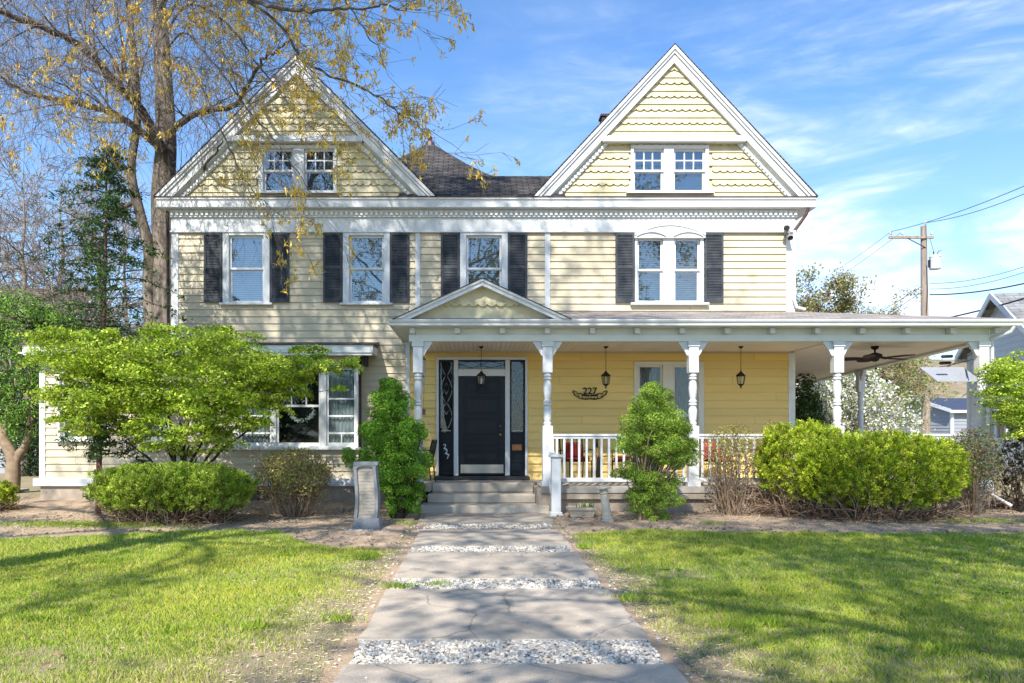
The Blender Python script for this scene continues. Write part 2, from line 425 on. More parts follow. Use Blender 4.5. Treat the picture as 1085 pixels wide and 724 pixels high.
# window rectangles (casing outer) on the main wall, D=16: (px0, px1, pyTop, pyBottom)
def rect(p, D=16.0): return (fx(p[0], D), fx(p[1], D), fz(p[3], D), fz(p[2], D))
W1 = rect((236.6, 286.3, 246.5, 321.5)); W2 = rect((363.6, 413.3, 246.5, 321.5)); W3 = rect((487.5, 538.0, 246.5, 321.5))
W4 = rect((672.4, 745.0, 246.5, 321.5))
PW = rect((671.5, 745.5, 383.5, 480.0))          # window under the porch
DR = rect((462.8, 558.7, 378.7, 505.0))          # door surround
XL, XR = -6.40, 6.74
Z_FR = 5.69
PX0, PX1 = -1.40, XR                             # extent of the porch on the wall

m = MB(); siding(m, (XL, PX0), .45, Z_FR, [W1, W2], 0.0)
siding(m, (PX0, XR), 3.12, Z_FR, [W3, W4], 0.0)
m.build('front_wall', siding_m, H)
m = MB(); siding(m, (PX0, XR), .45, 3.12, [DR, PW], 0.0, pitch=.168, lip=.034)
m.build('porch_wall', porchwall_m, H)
# side and rear walls
def side_wall(x, sgn):
    M = np.eye(4)
    if sgn > 0: M[:3, :3] = [[0, -1, 0], [1, 0, 0], [0, 0, 1]]; M[0, 3] = x      # local -y faces +x ; local x -> +y
    else: M[:3, :3] = [[0, 1, 0], [-1, 0, 0], [0, 0, 1]]; M[0, 3] = x
    mb = MB(M=M)
    siding(mb, (0, 10) if sgn > 0 else (-10, 0), 0.3, 6.0, [], 0)
    return mb
side_wall(XR, 1).build('side_wall', siding_m, H); side_wall(XL, -1).build('side_wall', siding_m, H)
m = MB(); m.box(XL, XR, 10, 10.1, -.1, 6.1); m.build('rear_wall', siding_m, H)
m = MB(); m.box(XL + .03, PX0, .03, .3, GZ - .2, .45)
m.build('foundation', stone_m, H)
m = MB(); m.box(XL + .3, XR - .3, .55, 9.9, .3, 6.0); m.build('dark_interior', dark_m, H)

# corner boards and vertical strips
def board(name, x0, x1, z0, z1, y0=-.035, y1=.02, mt=white_m): 
    b = MB(); b.box(x0, x1, y0, y1, z0, z1); return b.build(name, mt, H, bevel=.004)
board('corner_board', XL - .02, XL + .13, .4, Z_FR); board('corner_board', XR - .15, XR + .04, 3.4, Z_FR)
board('corner_board', XR - .10, XR + .04, .45, 3.12, mt=white2_m)
board('trim_strip', fx(440.2, 16), fx(445.2, 16), 3.55, Z_FR, y0=-.034); board('trim_strip', fx(577.2, 16), fx(582.8, 16), 3.7, Z_FR, y0=-.034)
board('porch_pilaster', fx(430, 16), fx(434.5, 16), .45, 3.37, y0=-.05)

# frieze, dentils, cornice
m = MB(); m.box(XL - .02, XR + .04, -.045, .02, Z_FR, 5.98); m.box(XL - .04, XR + .06, -.075, -.045, 5.665, 5.70)
m.box(XL - .02, XR + .06, -.085, .02, 5.981, 6.14)
m.build('frieze', white_m, H, bevel=.004)
m = MB()
x = XL
while x < XR: m.box(x, x + .055, -.125, -.086, 6.02, 6.09); x += .105
m.build('dentil_row', white2_m, H)
EY = -.25
EX0, EX1 = -6.66, 7.13
m = MB()
# profiled cornice, front
prof = [(EY, 6.35), (EY, 6.315), (EY + .025, 6.305), (EY + .035, 6.25), (EY + .02, 6.24), (EY + .02, 6.155), (EY + .04, 6.14), (.0, 6.14), (.0, 6.35)]
V = [(EX0, y, z) for y, z in prof] + [(EX1, y, z) for y, z in prof]; n = len(prof)
m.add(V, [tuple(range(n - 1, -1, -1)), tuple(range(n, 2 * n))] + [(i, i + n, (i + 1) % n + n, (i + 1) % n) for i in range(n)])
m.box(XR + .0, EX1, .001, 10.3, 6.14, 6.35); m.box(EX0, XL, .001, 10.3, 6.14, 6.35)
m.build('cornice', white_m, H)
m = MB(); m.box(EX0 - .01, EX1 + .01, EY - .015, EY + .55, 6.352, 6.37); m.build('cornice_flashing', brownmetal_m, H)

# ---- gables
def gable(cxp, half, zap, dark_end=False):
    zb = 6.37; cx = cxp; slope = (zap - zb) / half
    rw = .25 / math.cos(math.atan(slope)) * 1.0
    # rake boards: three stepped mouldings
    th = math.atan(slope)
    for sgn in (-1, 1):
        mb = MB()
        for (o0, o1, ya, yb) in ((0.0, .055, EY - .03, EY + .6), (.056, .105, EY + .0, EY + .5), (.106, .235, EY + .035, EY + .3)):
            v0 = o0 / math.cos(th); v1 = o1 / math.cos(th)
            pts = [(cx, zap - v0), (cx, zap - v1), (cx + sgn * (half - v1 / slope), zb), (cx + sgn * (half - v0 / slope), zb)]
            if sgn < 0: pts = pts[::-1]
            pts = pts[::-1] if sgn > 0 else pts[::-1]
            # orientation is fixed by normals recalculation below
            mb.prism_xz(pts if sgn < 0 else pts[::-1], ya, yb)
        mb.build('rake_board', white_m, H)
    # roof slabs
    mb = MB()
    for sgn in (-1, 1):
        t = .022; vo = t / math.cos(th)
        A = [(cx, zap + .005), (cx + sgn * (half + .03), zb + .005 - .03 * slope), (cx + sgn * (half + .03 + t * math.sin(th)), zb + .0), (cx, zap + vo)]
        mb.prism_xz(A if sgn < 0 else A[::-1], EY - .035, 7.0)
    mb.build('gable_roof', shingle_m, H)
    zband = fz(149.8, 15.77); zbt = fz(144.2, 15.77)
    inner = lambda z, off: (cx - max(.001, (zap - z - off) / slope), cx + max(.001, (zap - z - off) / slope))
    # upper triangle, projecting
    mb = MB(); off = .20 / math.cos(th)
    scallops(mb, lambda z: inner(z, off), zbt, zap - off - .02, EY + .12, phase=.03)
    mb.build('gable_shingles', gable_m, H)
    mb = MB(); xl, xr = inner(zbt, off - .02)
    mb.box(xl, xr, EY + .02, -.05, zband, zbt)
    mb.box(xl + .02, xr - .02, EY + .06, EY + .13, zbt + .001, zbt + .03)
    mb.build('gable_band', white_m, H, bevel=.004)
    mb = MB(); x_ = xl + .05
    while x_ < xr - .05: mb.box(x_, x_ + .03, EY + .085, EY + .11, zbt + .031, zbt + .05); x_ += .055
    mb.build('band_beads', gable_m, H)
    # lower part, recessed
    lo = MB(); off2 = .345 / math.cos(th)
    win = rect(((668.0, 750.6, 150.5, 204.0) if cx > 0 else (274.6, 357.0, 151.0, 204.0)), 15.94)
    win = (win[0], win[1], win[2], zband - .03)
    scallops(lo, lambda z: inner(z, off2), zb, zband + .0, -.06, holes=[win], phase=.05)
    lo.build('gable_shingles', gable_m, H)
    # raking soffit board with dentils between the two planes
    for sgn in (-1, 1):
        mb = MB()
        ao = .22 / math.cos(th); bo = .29 / math.cos(th)
        def X(z, o): return cx + sgn * (zap - z - o) / slope
        # slanted soffit
        a0 = (X(zb, ao), zb); a1 = (X(zband, ao), zband); b0 = (X(zb, bo), zb); b1 = (X(zband, bo), zband)
        mb.add([(a0[0], EY + .05, a0[1]), (a1[0], EY + .05, a1[1]), (b1[0], -.075, b1[1]), (b0[0], -.075, b0[1])], [(0, 1, 2, 3)])
        mb.build('raking_soffit', greytrim_m, H)
        mb = MB(); co = .375 / math.cos(th)
        pts = [(X(zb, bo), zb), (X(zb, co), zb), (X(zband, co), zband), (X(zband, bo), zband)]
        mb.prism_xz(pts if sgn < 0 else pts[::-1], -.115, -.05)
        mb.build('raking_trim', white_m, H)
        mb = MB(); Ln = (zband - zb) / math.sin(th); k = int(Ln / .09); do = .335 / math.cos(th)
        for i in range(k):
            z = zb + (i + .5) * (zband - zb) / k; x_ = X(z, do)
            mb.box(x_ - .02, x_ + .02, -.145, -.116, z - .025, z + .025)
        mb.build('raking_dentils', white2_m, H)
    # dark backing and top fill so no daylight shows through
    mb = MB(); off3 = .12 / math.cos(th)
    P_ = [(inner(zb, off3)[0], zb), (inner(zb, off3)[1], zb), (cx, zap - off3)]
    mb.prism_xz(P_, .35, .45); mb.build('attic_wall', dark_m, H)
    P_ = [(inner(zb, off3)[0], zb), (inner(zb, off3)[1], zb), (cx, zap - off3)]
    mb = MB(); mb.prism_xz(P_, 6.8, 6.9); mb.build('attic_wall', siding_m, H)
    return win
GR = gable(fx(715, 15.75), 2.935, fz(48, 15.75))
GL = gable(fx(313, 15.75), 2.915, fz(59.5, 15.75))
m = MB(); m.hexa([(6.86, EY + .05, 6.375), (7.19, EY + .05, 6.375), (7.19, 3, 6.375), (6.86, 3, 6.375)], [(6.73, EY + .05, 6.69), (6.83, EY + .05, 6.69), (6.83, 3, 6.69), (6.73, 3, 6.69)])
m.build('eave_flashing', brownmetal_m, H)

# ---- roof between the gables and the pyramid roof
m = MB()
m.add([(-1.6, EY, 6.371), (1.9, EY, 6.371), (1.9, 1.1, 7.25), (-1.6, 1.1, 7.25), (6.9, 8.5, 7.28), (-6.4, 8.5, 7.28), (6.9, 10.3, 6.29), (-6.4, 10.3, 6.29), (6.9, 1.1, 7.25), (-6.4, 1.1, 7.25)],
      [(0, 1, 2, 3), (9, 3, 2, 8, 4, 5), (5, 4, 6, 7)])
m.box(EX0 + .02, EX1 - .02, EY + .03, .5, 6.3705, 6.3735)
m.build('main_roof', shingle_m, H)
pcx, pcy = fx(455.5, 19.8), 3.8
prof = [(.03, 9.03), (.5, 8.58), (1.0, 8.12), (1.45, 7.74), (1.85, 7.46), (2.3, 7.2)]
m = MB()
for (h0, z0), (h1, z1) in zip(prof[:-1], prof[1:]):
    for q in range(4):
        a = q * math.pi / 2; R = lambda u, v: (pcx + u * math.cos(a) - v * math.sin(a), pcy + u * math.sin(a) + v * math.cos(a))
        m.quad((*R(-h1, -h1), z1), (*R(h1, -h1), z1), (*R(h0, -h0), z0), (*R(-h0, -h0), z0))
pr = m.build('pyramid_roof', shingle_m, H)
m = MB(); m.lathe(pcx, pcy, [(.14, 8.93), (.12, 9.04), (.05, 9.10), (.07, 9.17), (.035, 9.22), (.03, 9.30), (.0, 9.34)], 10); m.build('roof_finial', brownmetal_m, pr)
# small dark vent behind the right gable
m = MB(); vx, vy = fx(640, 18.2), 2.2; vz = fz(121, 18.2)
m.box(vx - .05, vx + .25, vy, vy + .3, 7.2, vz - .05); m.box(vx - .08, vx + .28, vy - .03, vy + .33, vz - .05, vz); m.build('chimney', mat('dark_brick', (.09, .05, .045), (.05, .03, .03), .9, 8), H)

# ---- windows
def window(r, D=16.0, name='window', y=0.0, cas=.085, muntin=None, blind=True, sillx=.06, bl=1.0, mat_=white_m, sill=True, sash=True, curtain=False, blind_z=None, rail=.5, headroom=0):
    x0, x1, z0, z1 = r
    w = MB()
    w.box(x0, x0 + cas, y - .05, y + .02, z0, z1); w.box(x1 - cas, x1, y - .05, y + .02, z0, z1)
    w.box(x0 - .015, x1 + .015, y - .062, y + .02, z1, z1 + .045)
    w.box(x0 + cas, x1 - cas, y - .05, y + .02, z1 - .07, z1)
    # jamb depth
    w.box(x0 + cas - .02, x0 + cas, y + .021, y + .16, z0, z1 - .07); w.box(x1 - cas, x1 - cas + .02, y + .021, y + .16, z0, z1 - .07)
    root = w.build(name, mat_, H, bevel=.004)
    if sill:
        s = MB(); s.box(x0 - sillx, x1 + sillx, y - .10, y + .05, z0 - .045, z0 + .0); s.build('sill', mat_, root, bevel=.006)
    xa, xb, za, zb = x0 + cas, x1 - cas, z0, z1 - .07
    glaze(root, xa, xb, za, zb, y, muntin, mat_, rail)
    if blind:
        b = MB(); zlo = za if blind_z is None else blind_z
        k = int((zb - zlo) / .045)
        for i in range(k):
            z = zb - (i + .5) * .045
            b.add([(xa, y + .15, z - .016), (xb, y + .15, z - .016), (xb, y + .128, z + .016), (xa, y + .128, z + .016)], [(0, 1, 2, 3)])
        b.build('blind', blind_m, root)
    if curtain: drape(root, xa, xb, za, zb, y + .16)
    d = MB(); d.box(x0, x1, y + .40, y + .42, z0, z1); d.build('room_behind', dark_m, root)
    return root
def drape(root, xa, xb, za, zb, y, ha=.5):
    n = 40; V = []; 
    for i in range(n + 1):
        u = i / n; xx = xa + (xb - xa) * u
        V += [(xx, y + .02 * math.sin(u * 50), za), (xx, y + .02 * math.sin(u * 50), zb)]
    c = MB(); c.add(V, [(2 * i, 2 * i + 2, 2 * i + 3, 2 * i + 1) for i in range(n)]); c.build('curtain', curtain_m, root)
def glaze(root, xa, xb, za, zb, y, muntin, mat_, rail=.5):
    gm_ = glassdim_m if zb < 3.2 else glass_m
    zm = za + (zb - za) * rail
    for (a, b, yo, nm) in ((zm, zb, .015, 'upper_sash'), (za, zm + .03, .05, 'lower_sash')):
        s = MB(); f = .045
        s.box(xa, xa + f, y + yo, y + yo + .03, a, b); s.box(xb - f, xb, y + yo, y + yo + .03, a, b)
        s.box(xa + f, xb - f, y + yo, y + yo + .03, a, a + f * (1.0 if nm[0] == 'u' else 1.4)); s.box(xa + f, xb - f, y + yo, y + yo + .03, b - f, b)
        if muntin and nm[0] == 'u':
            nx, nz = muntin
            for i in range(1, nx):
                x = xa + f + (xb - xa - 2 * f) * i / nx; s.box(x - .014, x + .014, y + yo + .002, y + yo + .026, a + f, b - f)
            for j in range(1, nz):
                z = a + f + (b - a - 2 * f) * j / nz; s.box(xa + f, xb - f, y + yo + .003, y + yo + .025, z - .014, z + .014)
        so = s.build(nm, mat_, root, bevel=.003)
        g = MB(); g.box(xa + f * .5, xb - f * .5, y + yo + .012, y + yo + .016, a + f * .5, b - f * .5); g.build('pane', gm_, so)

window(W1, cas=.13); window(W2, cas=.13); window(W3, cas=.13)
# gable windows: a pair of sashes, six small lights over one
def pair(r, y, sashes, muntin, rail, D, blind=False, curtain=False, back=None, arch=False, name='double_window', mt=white_m, sillx=.1, proud=.05):
    x0, x1, z0, z1 = r
    w = MB(); edges = [x0] + [e for s in sashes for e in s] + [x1]
    zt = z1 - .07 if not arch else z1 - .13
    for i in range(0, len(edges), 2): w.box(edges[i], edges[i + 1], y - proud, y + .16, z0, zt)
    w.box(x0, x1, y - proud, y + .1, zt, z1)
    root = w.build(name, mt, H, bevel=.004)
    s = MB(); s.box(x0 - sillx, x1 + sillx, y - .12, y + .05, z0 - .05, z0); s.build('sill', mt if not arch else white_m, root, bevel=.006)
    for a, b in sashes:
        glaze(root, a, b, z0, zt, y, muntin, mt, rail)
        if blind:
            bm = MB(); k = int((zt - z0) / .045)
            for i in range(k):
                z = zt - (i + .5) * .045
                bm.add([(a, y + .15, z - .014), (b, y + .15, z - .014), (b, y + .13, z + .014), (a, y + .13, z + .014)], [(0, 1, 2, 3)])
            bm.build('blind', blind_m, root)
        if curtain: drape(root, a, b, z0, zt, y + .16)
    d = MB(); yb_ = y + (.10 if back else .36); d.box(x0, x1, yb_, yb_ + .02, z0, z1); d.build('room_behind', back or dark_m, root)
    return root
shade_m = mat('blue_window_shade', (.05, .10, .17), (.04, .08, .14), .8, 3)
D_ = 15.94
pair(GR, -.06, [(fx(671, D_), fx(703, D_)), (fx(713.5, D_), fx(747, D_))], (3, 2), .48, D_, back=shade_m)
pair(GL, -.06, [(fx(279, D_), fx(311, D_)), (fx(322.5, D_), fx(355, D_))], (3, 2), .48, D_, back=shade_m)
W4b = (W4[0], W4[1], W4[2], W4[3])
r4 = pair(W4b, 0.0, [(fx(674.8, 16), fx(702.2, 16)), (fx(714, 16), fx(741.5, 16))], None, .5, 16, blind=True, arch=True)
# arched head trim over the double window
def arch_poly(xa, xb, zlow, rise, th, y0, y1, mb, fill=False):
    n = 16; out_ = []; inn = []
    for i in range(n + 1):
        u = i / n; x = xa + (xb - xa) * u; z = zlow + rise * (1 - (2 * u - 1) ** 2)
        out_.append((x, z)); inn.append((x, z - th))
    for i in range(n):
        mb.prism_xz([inn[i], inn[i + 1], out_[i + 1], out_[i]], y0, y1)
    if fill:
        for i in range(n): mb.prism_xz([(inn[i][0], zlow - .10), (inn[i + 1][0], zlow - .10), inn[i + 1], inn[i]], y0 + .02, y1)
a = MB(); arch_poly(W4[0] - .02, W4[1] + .02, fz(248.5, 16), .21, .05, -.125, -.02, a, True)
arch_poly(fx(673.5, 16), fx(704, 16), fz(250.5, 16), .085, .03, -.135, -.04, a)
arch_poly(fx(712.5, 16), fx(743, 16), fz(250.5, 16), .085, .03, -.135, -.04, a)
a.build('arched_head', white_m, r4)
pair(PW, 0.0, [(fx(676, 16), fx(702, 16)), (fx(713, 16), fx(739.5, 16))], None, .42, 16, curtain=True, name='porch_window', mt=mat('cream_trim', (.74, .70, .58), (.68, .63, .52), .5), sillx=.03)

# shutters: frame plus louvres
def shutter(px0, px1, py0=246.8, py1=320.8):
    x0, x1, z0, z1 = rect((px0, px1, py0, py1))
    s = MB(); f = .045; y0 = -.062
    s.box(x0, x0 + f, y0, -.028, z0, z1); s.box(x1 - f, x1, y0, -.028, z0, z1)
    zm = (z0 + z1) / 2
    for a, b in ((z0, z0 + .08), (zm - .03, zm + .03), (z1 - .06, z1)): s.box(x0 + f, x1 - f, y0, -.028, a, b)
    for a, b in ((z0 + .08, zm - .03), (zm + .03, z1 - .06)):
        k = int((b - a) / .032)
        for i in range(k):
            z = a + (i + .5) * (b - a) / k
            s.hexa([(x0 + f, -.056, z - .013), (x1 - f, -.056, z - .013), (x1 - f, -.05, z - .013), (x0 + f, -.05, z - .013)],
                   [(x0 + f, -.040, z + .011), (x1 - f, -.040, z + .011), (x1 - f, -.034, z + .013), (x0 + f, -.034, z + .013)])
        s.box(x0 + f, x1 - f, -.033, -.028, a, b)
    s.build('shutter', shutter_m, H)
for a_, b_ in ((216.8, 236), (287, 306.8), (343, 363), (413.9, 433.8), (467.2, 487), (538.4, 558.3), (651.7, 671.8), (745.6, 765.7)): shutter(a_, b_)

# ---- the left wing with its bay window, D=15.6
DW = 15.6; YW = DW - 16
wx0, wx1 = fx(43.5, DW), fx(380, DW)
Cw = [rect((254, 288, 388, 472), DW), rect((293, 340, 388, 472), DW), rect((346, 377.5, 388, 472), DW)]
BW = (fx(248, DW), fx(379.8, DW), fz(474, DW), fz(386, DW))
LW = [rect((62, 87, 392, 466), DW), rect((91, 116, 392, 466), DW), rect((150, 180, 392, 466), DW)]
z_wt = fz(507, DW)
m = MB(); siding(m, (wx0, wx1), z_wt, 3.06, [BW] + LW, YW)
m.build('wing_wall', siding_m, H)
m = MB(); m.box(wx0 - .02, wx0 + .10, YW - .035, 0, z_wt, 3.06); m.build('corner_board', white_m, H, bevel=.004)
m = MB(); m.box(wx0 - .12, wx1 + .02, YW - .09, YW + .05, fz(515, DW), z_wt); m.build('water_table', white_m, H, bevel=.006)
m = MB(); m.box(wx0, fx(250, DW), YW - .02, YW + .3, GZ - .15, fz(515, DW)); m.box(fx(336, DW), wx1, YW - .02, YW + .3, GZ - .15, fz(515, DW)); m.box(fx(250, DW), fx(336, DW), YW + .2, YW + .3, GZ - .15, fz(515, DW))
m.build('foundation', stone_m, H)
m = MB()
for i in range(9):
    x = fx(252 + i * 10, DW); m.box(x, x + .03, YW + .03, YW + .06, GZ, fz(516, DW))
m.build('basement_grille', black_m, H)
m = MB(); m.box(wx0, wx0 + .05, YW, 5, GZ - .1, 3.06); m.build('side_wall', siding_m, H)
m = MB(); m.box(wx1 - .02, wx1, YW + .001, 0, .2, 3.06); m.build('side_wall', siding_m, H)
m = MB()
zt, zb_ = fz(365.5, 15.2), fz(373.8, 15.2)
x_r = fx(396.5, 15.2)
m.box(wx0 - .15, x_r - .03, -.8, -.70, zb_, zt); m.box(wx0 - .15, x_r - .05, -.77, -.66, zb_ - .05, zb_ - .001); m.box(wx0 - .3, x_r - .1, -.699, YW, zb_ - .01, zb_ + .02)
m.box(x_r - .10, x_r - .03, -.699, 0, zb_, zt)
m.build('wing_eave', white2_m, H, bevel=.005)
m = MB(); m.hexa([(wx0 - .18, -.84, zt + .002), (x_r, -.84, zt + .002), (x_r, .0, zt + .09), (wx0 - .18, .0, zt + .09)], [(wx0 - .18, -.84, zt + .03), (x_r, -.84, zt + .03), (x_r, .0, zt + .15), (wx0 - .18, .0, zt + .15)])
m.hexa([(wx0 - .18, .0, zt + .09), (XL - .02, .0, zt + .09), (XL - .02, 5, zt + .09), (wx0 - .18, 5, zt + .09)], [(wx0 - .18, .0, zt + .15), (XL - .02, .0, zt + .15), (XL - .02, 5, zt + .4), (wx0 - .18, 5, zt + .15)])
m.build('wing_roof', brownmetal_m, H)
m = MB(); m.box(fx(386, 15.7), fx(389, 15.7), -.5, -.1, fz(388, 15.7), fz(376, 15.7)); m.build('eave_bracket', black_m, H)
# bay frame
bay = MB()
x0, x1, z0, z1 = BW
bay.box(x0, x1, YW - .05, YW + .1, z1 - .07, z1); bay.box(x0, x1, YW - .05, YW + .1, z0, z0 + .03)
edges = [x0, Cw[0][0], Cw[0][1], Cw[1][0], Cw[1][1], Cw[2][0], Cw[2][1], x1]
for i in range(0, 8, 2): bay.box(edges[i], edges[i + 1], YW - .05, YW + .1, z0 + .03, z1 - .07)
bay = bay.build('bay_window', white2_m, H, bevel=.004)
s = MB(); s.box(x0 - .06, x1 + .05, YW - .13, YW, z0 - .05, z0); s.build('sill', white2_m, bay, bevel=.005)
for i, (a, b, c, d) in enumerate(Cw):
    s = MB(); f = .045; y = YW + .01
    c = z0 + .03; d = z1 - .07
    s.box(a, a + f, y, y + .035, c, d); s.box(b - f, b, y, y + .035, c, d); s.box(a + f, b - f, y, y + .035, c, c + f + .02); s.box(a + f, b - f, y, y + .035, d - f, d)
    if i == 1:
        zt_ = fz(412, DW); zm = fz(430, DW)
        s.box(a + f, b - f, y, y + .035, zm - .03, zm + .02)
        for k in (1, 2): xx = a + (b - a) * k / 3; s.box(xx - .015, xx + .015, y + .003, y + .03, zm + .02, d - f)
    else:
        for q in (.40, .62, .84):
            zq = d - (d - c) * q; s.box(a + f, b - f, y, y + .035, zq - .016, zq + .016)
        xx = (a + b) / 2
        if i == 2: s.box(xx - .012, xx + .012, y + .003, y + .03, c + f, d - (d - c) * .84)
    so = s.build('sash', white2_m, bay, bevel=.003)
    g = MB(); g.box(a + .02, b - .02, y + .014, y + .018, c + .02, d - .02); g.build('pane', glassdim_m, so)
    if i != 1: drape(bay, a, b, c, d - .5 * 0, y + .10)
d = MB(); d.box(x0, x1, YW + .36, YW + .38, z0, z1); d.build('room_behind', dark_m, bay)
for r in LW: window(r, DW, y=YW, cas=.05, blind=False, curtain=True, mat_=white2_m, sillx=.03)

# ---- front door
D0 = 15.95
dz0, dz1 = fz(504, D0), fz(378.7, D0)
fr = MB(); yd = -.07
def vb(a, b, c, d, y0=yd, y1=.08): fr.box(fx(a, D0), fx(b, D0), y0, y1, fz(d, D0), fz(c, D0))
vb(462.3, 464.8, 381.5, 504); vb(480.8, 485.6, 381.5, 504); vb(535.2, 540.2, 381.5, 504); vb(556.5, 559, 381.5, 504)
vb(462.3, 559, 378.4, 381.4, yd - .015); vb(485.7, 535.1, 392, 398.6)
vb(485.7, 535.1, 390.9, 391.9, yd - .02)
door_fr = fr.build('door_surround', white_m, H, bevel=.004)
s = MB(); s.box(fx(460.5, D0), fx(560.5, D0), -.32, .05, .45, .45 + .075); s.build('threshold', mat('black_step', (.015, .016, .018), (.03, .03, .032), .6, 9), H, bevel=.01)
s = MB()
xa, xb = fx(486, D0), fx(535, D0); za, zb = fz(503.5, D0) , fz(399, D0)
s.box(xa, xb, .0, .04, za, zb)
# stiles, rails and raised panels
W_ = xb - xa
rows = [(402.5, 417, 2), (420.5, 440, 1), (443, 462, 1), (465, 474, 1), (477, 490, 1)]
s.box(xa + .0, xa + .11, -.02, -.001, za, zb); s.box(xb - .11, xb, -.02, -.001, za, zb)
prev = zb
for (t, b, n) in rows:
    zt, zl = fz(t, D0), fz(b, D0)
    s.box(xa + .11, xb - .11, -.02, -.001, zt, prev); prev = zl
    if n == 2:
        xm = (xa + xb) / 2; s.box(xm - .05, xm + .05, -.02, -.001, zl, zt)
        cells = [(xa + .11, xm - .05), (xm + .05, xb - .11)]
    else: cells = [(xa + .11, xb - .11)]
    for c0, c1 in cells: s.box(c0 + .035, c1 - .035, -.016, -.001, zl + .03, zt - .03); s.box(c0 + .06, c1 - .06, -.024, -.0165, zl + .055, zt - .055)
s.box(xa + .11, xb - .11, -.02, -.001, za, prev)
door = s.build('front_door', door_m, H, bevel=.004)
s = MB(); s.box(fx(488, D0), fx(533.5, D0), -.03, -.021, fz(501.5, D0), fz(492.5, D0)); s.build('kick_plate', steel_m, door)
s = MB(); s.lathe(fx(529.5, D0), -.07, [(.0, 0), (.03, .005), (.034, .03), (.02, .05), (.0, .055)], 12)
s = MB()
kx, kz = fx(529.8, D0), fz(460.6, D0)
for (zz, r_) in ((kz, .032), (fz(451.5, D0), .022)):
    a_ = np.linspace(0, 2 * np.pi, 12, endpoint=False)
    pts = [(kx, -.02), (kx, -.05), (kx, -.08), (kx, -.095)]
    s.tube([(kx, -.02, zz), (kx, -.045, zz), (kx, -.05, zz), (kx, -.08, zz), (kx, -.09, zz)], [r_ * .5, r_ * .5, r_, r_, r_ * .3], 10)
s.build('door_knob', brass_m, door, smooth=True)
s = MB(); s.tube([(fx(510.3, D0), -.03, fz(426, D0)), (fx(510.3, D0), -.05, fz(430, D0)), (fx(510.3, D0), -.03, fz(436, D0))], [.012, .02, .012], 8); s.build('door_knocker', brownmetal_m, door)
# transom with diamond leading
s = MB(); xa, xb, za, zb = fx(485.7, D0), fx(535.1, D0), fz(390.8, D0), fz(381.6, D0)
f = .02
s.box(xa, xb, .0, .03, za, za + f); s.box(xa, xb, .0, .03, zb - f, zb); s.box(xa, xa + f, .0, .03, za + f, zb - f); s.box(xb - f, xb, .0, .03, za + f, zb - f)
zm = (za + zb) / 2
lead = [[(xa + f, zm), (xa + W_ * .3, zb - f), (xa + W_ * .5, zm), (xa + W_ * .7, zb - f), (xb - f, zm)], [(xa + f, zm), (xa + W_ * .3, za + f), (xa + W_ * .5, zm), (xa + W_ * .7, za + f), (xb - f, zm)]]
for l in lead: s.tube([(x, .01, z) for x, z in l], .006, 4)
tr = s.build('transom', door_m, H)
s = MB(); s.box(xa, xb, .014, .018, za, zb); s.build('pane', glassdim_m, tr)
s = MB(); s.box(xa, xb, .06, .07, za, zb); s.build('dark_room', dark_m, tr)
# sidelights: curved leading above, panelled base below
lead_m = mat('lead_came', (.50, .50, .50), (.36, .36, .36), .5, 10, metal=.2)
for k_, (pa, pb) in enumerate(((464.9, 480.7), (540.3, 556.4))):
    xa, xb = fx(pa, D0), fx(pb, D0); z0, z1 = fz(503.8, D0), fz(381.5, D0); zg = fz(458, D0)
    s = MB(); f = .035
    s.box(xa, xa + f, -.005, .04, z0, z1); s.box(xb - f, xb, -.005, .04, z0, z1); s.box(xa + f, xb - f, -.005, .04, z1 - f, z1); s.box(xa + f, xb - f, -.005, .04, zg - f, zg)
    s.box(xa + f, xb - f, .01, .04, z0, zg - f)
    zp = fz(489, D0)
    s.box(xa + f, xb - f, -.005, .009, zp - .03, zp + .03); s.box(xa + f, xb - f, -.005, .009, z0, z0 + .06)
    s.box(xa + f + .03, xb - f - .03, -.003, .009, zp + .06, zg - f - .03); s.box(xa + f + .03, xb - f - .03, -.003, .009, z0 + .09, zp - .06)
    sl = s.build('sidelight', door_m, H, bevel=.003)
    s = MB(); s.box(xa + .01, xb - .01, .018, .022, zg - f, z1 - .01); s.build('pane', glassdim_m, sl)
    s = MB(); s.box(xa, xb, .10, .11, zg - f, z1); s.build('dark_room', dark_m, sl)
    s = MB(); xm = (xa + xb) / 2; hw = (xb - xa) / 2 - f; zz0, zz1 = zg, z1 - f; Hh = zz1 - zz0
    s.box(xa + f + .02, xb - f - .02, .006, .014, zz0 + .02, zz0 + .035)
    for ph in (0,):
        for sg in (-1, 1):
            n = 30; pts = []
            for i in range(n + 1):
                u = i / n; pts.append((xm + sg * hw * (.12 + .83 * abs(math.sin(u * 2.5 * math.pi))), .010, zz0 + .05 + u * (Hh - .06)))
            s.tube(pts, .008, 4)
    for q in (.33, .62):
        zc = zz0 + Hh * q; s.tube([(xm, .012, zc - .12), (xm + hw * .5, .012, zc), (xm, .012, zc + .12), (xm - hw * .5, .012, zc), (xm, .012, zc - .12)], .008, 4)
    s.build('leading', lead_m, sl)
    if k_ == 1:
        s = MB(); s.box(fx(542.5, D0), fx(553, D0), -.03, -.006, fz(477.5, D0), fz(471, D0)); s.build('mail_slot', mat('copper', (.42, .17, .07), (.3, .12, .05), .45, metal=.6), sl, bevel=.004)
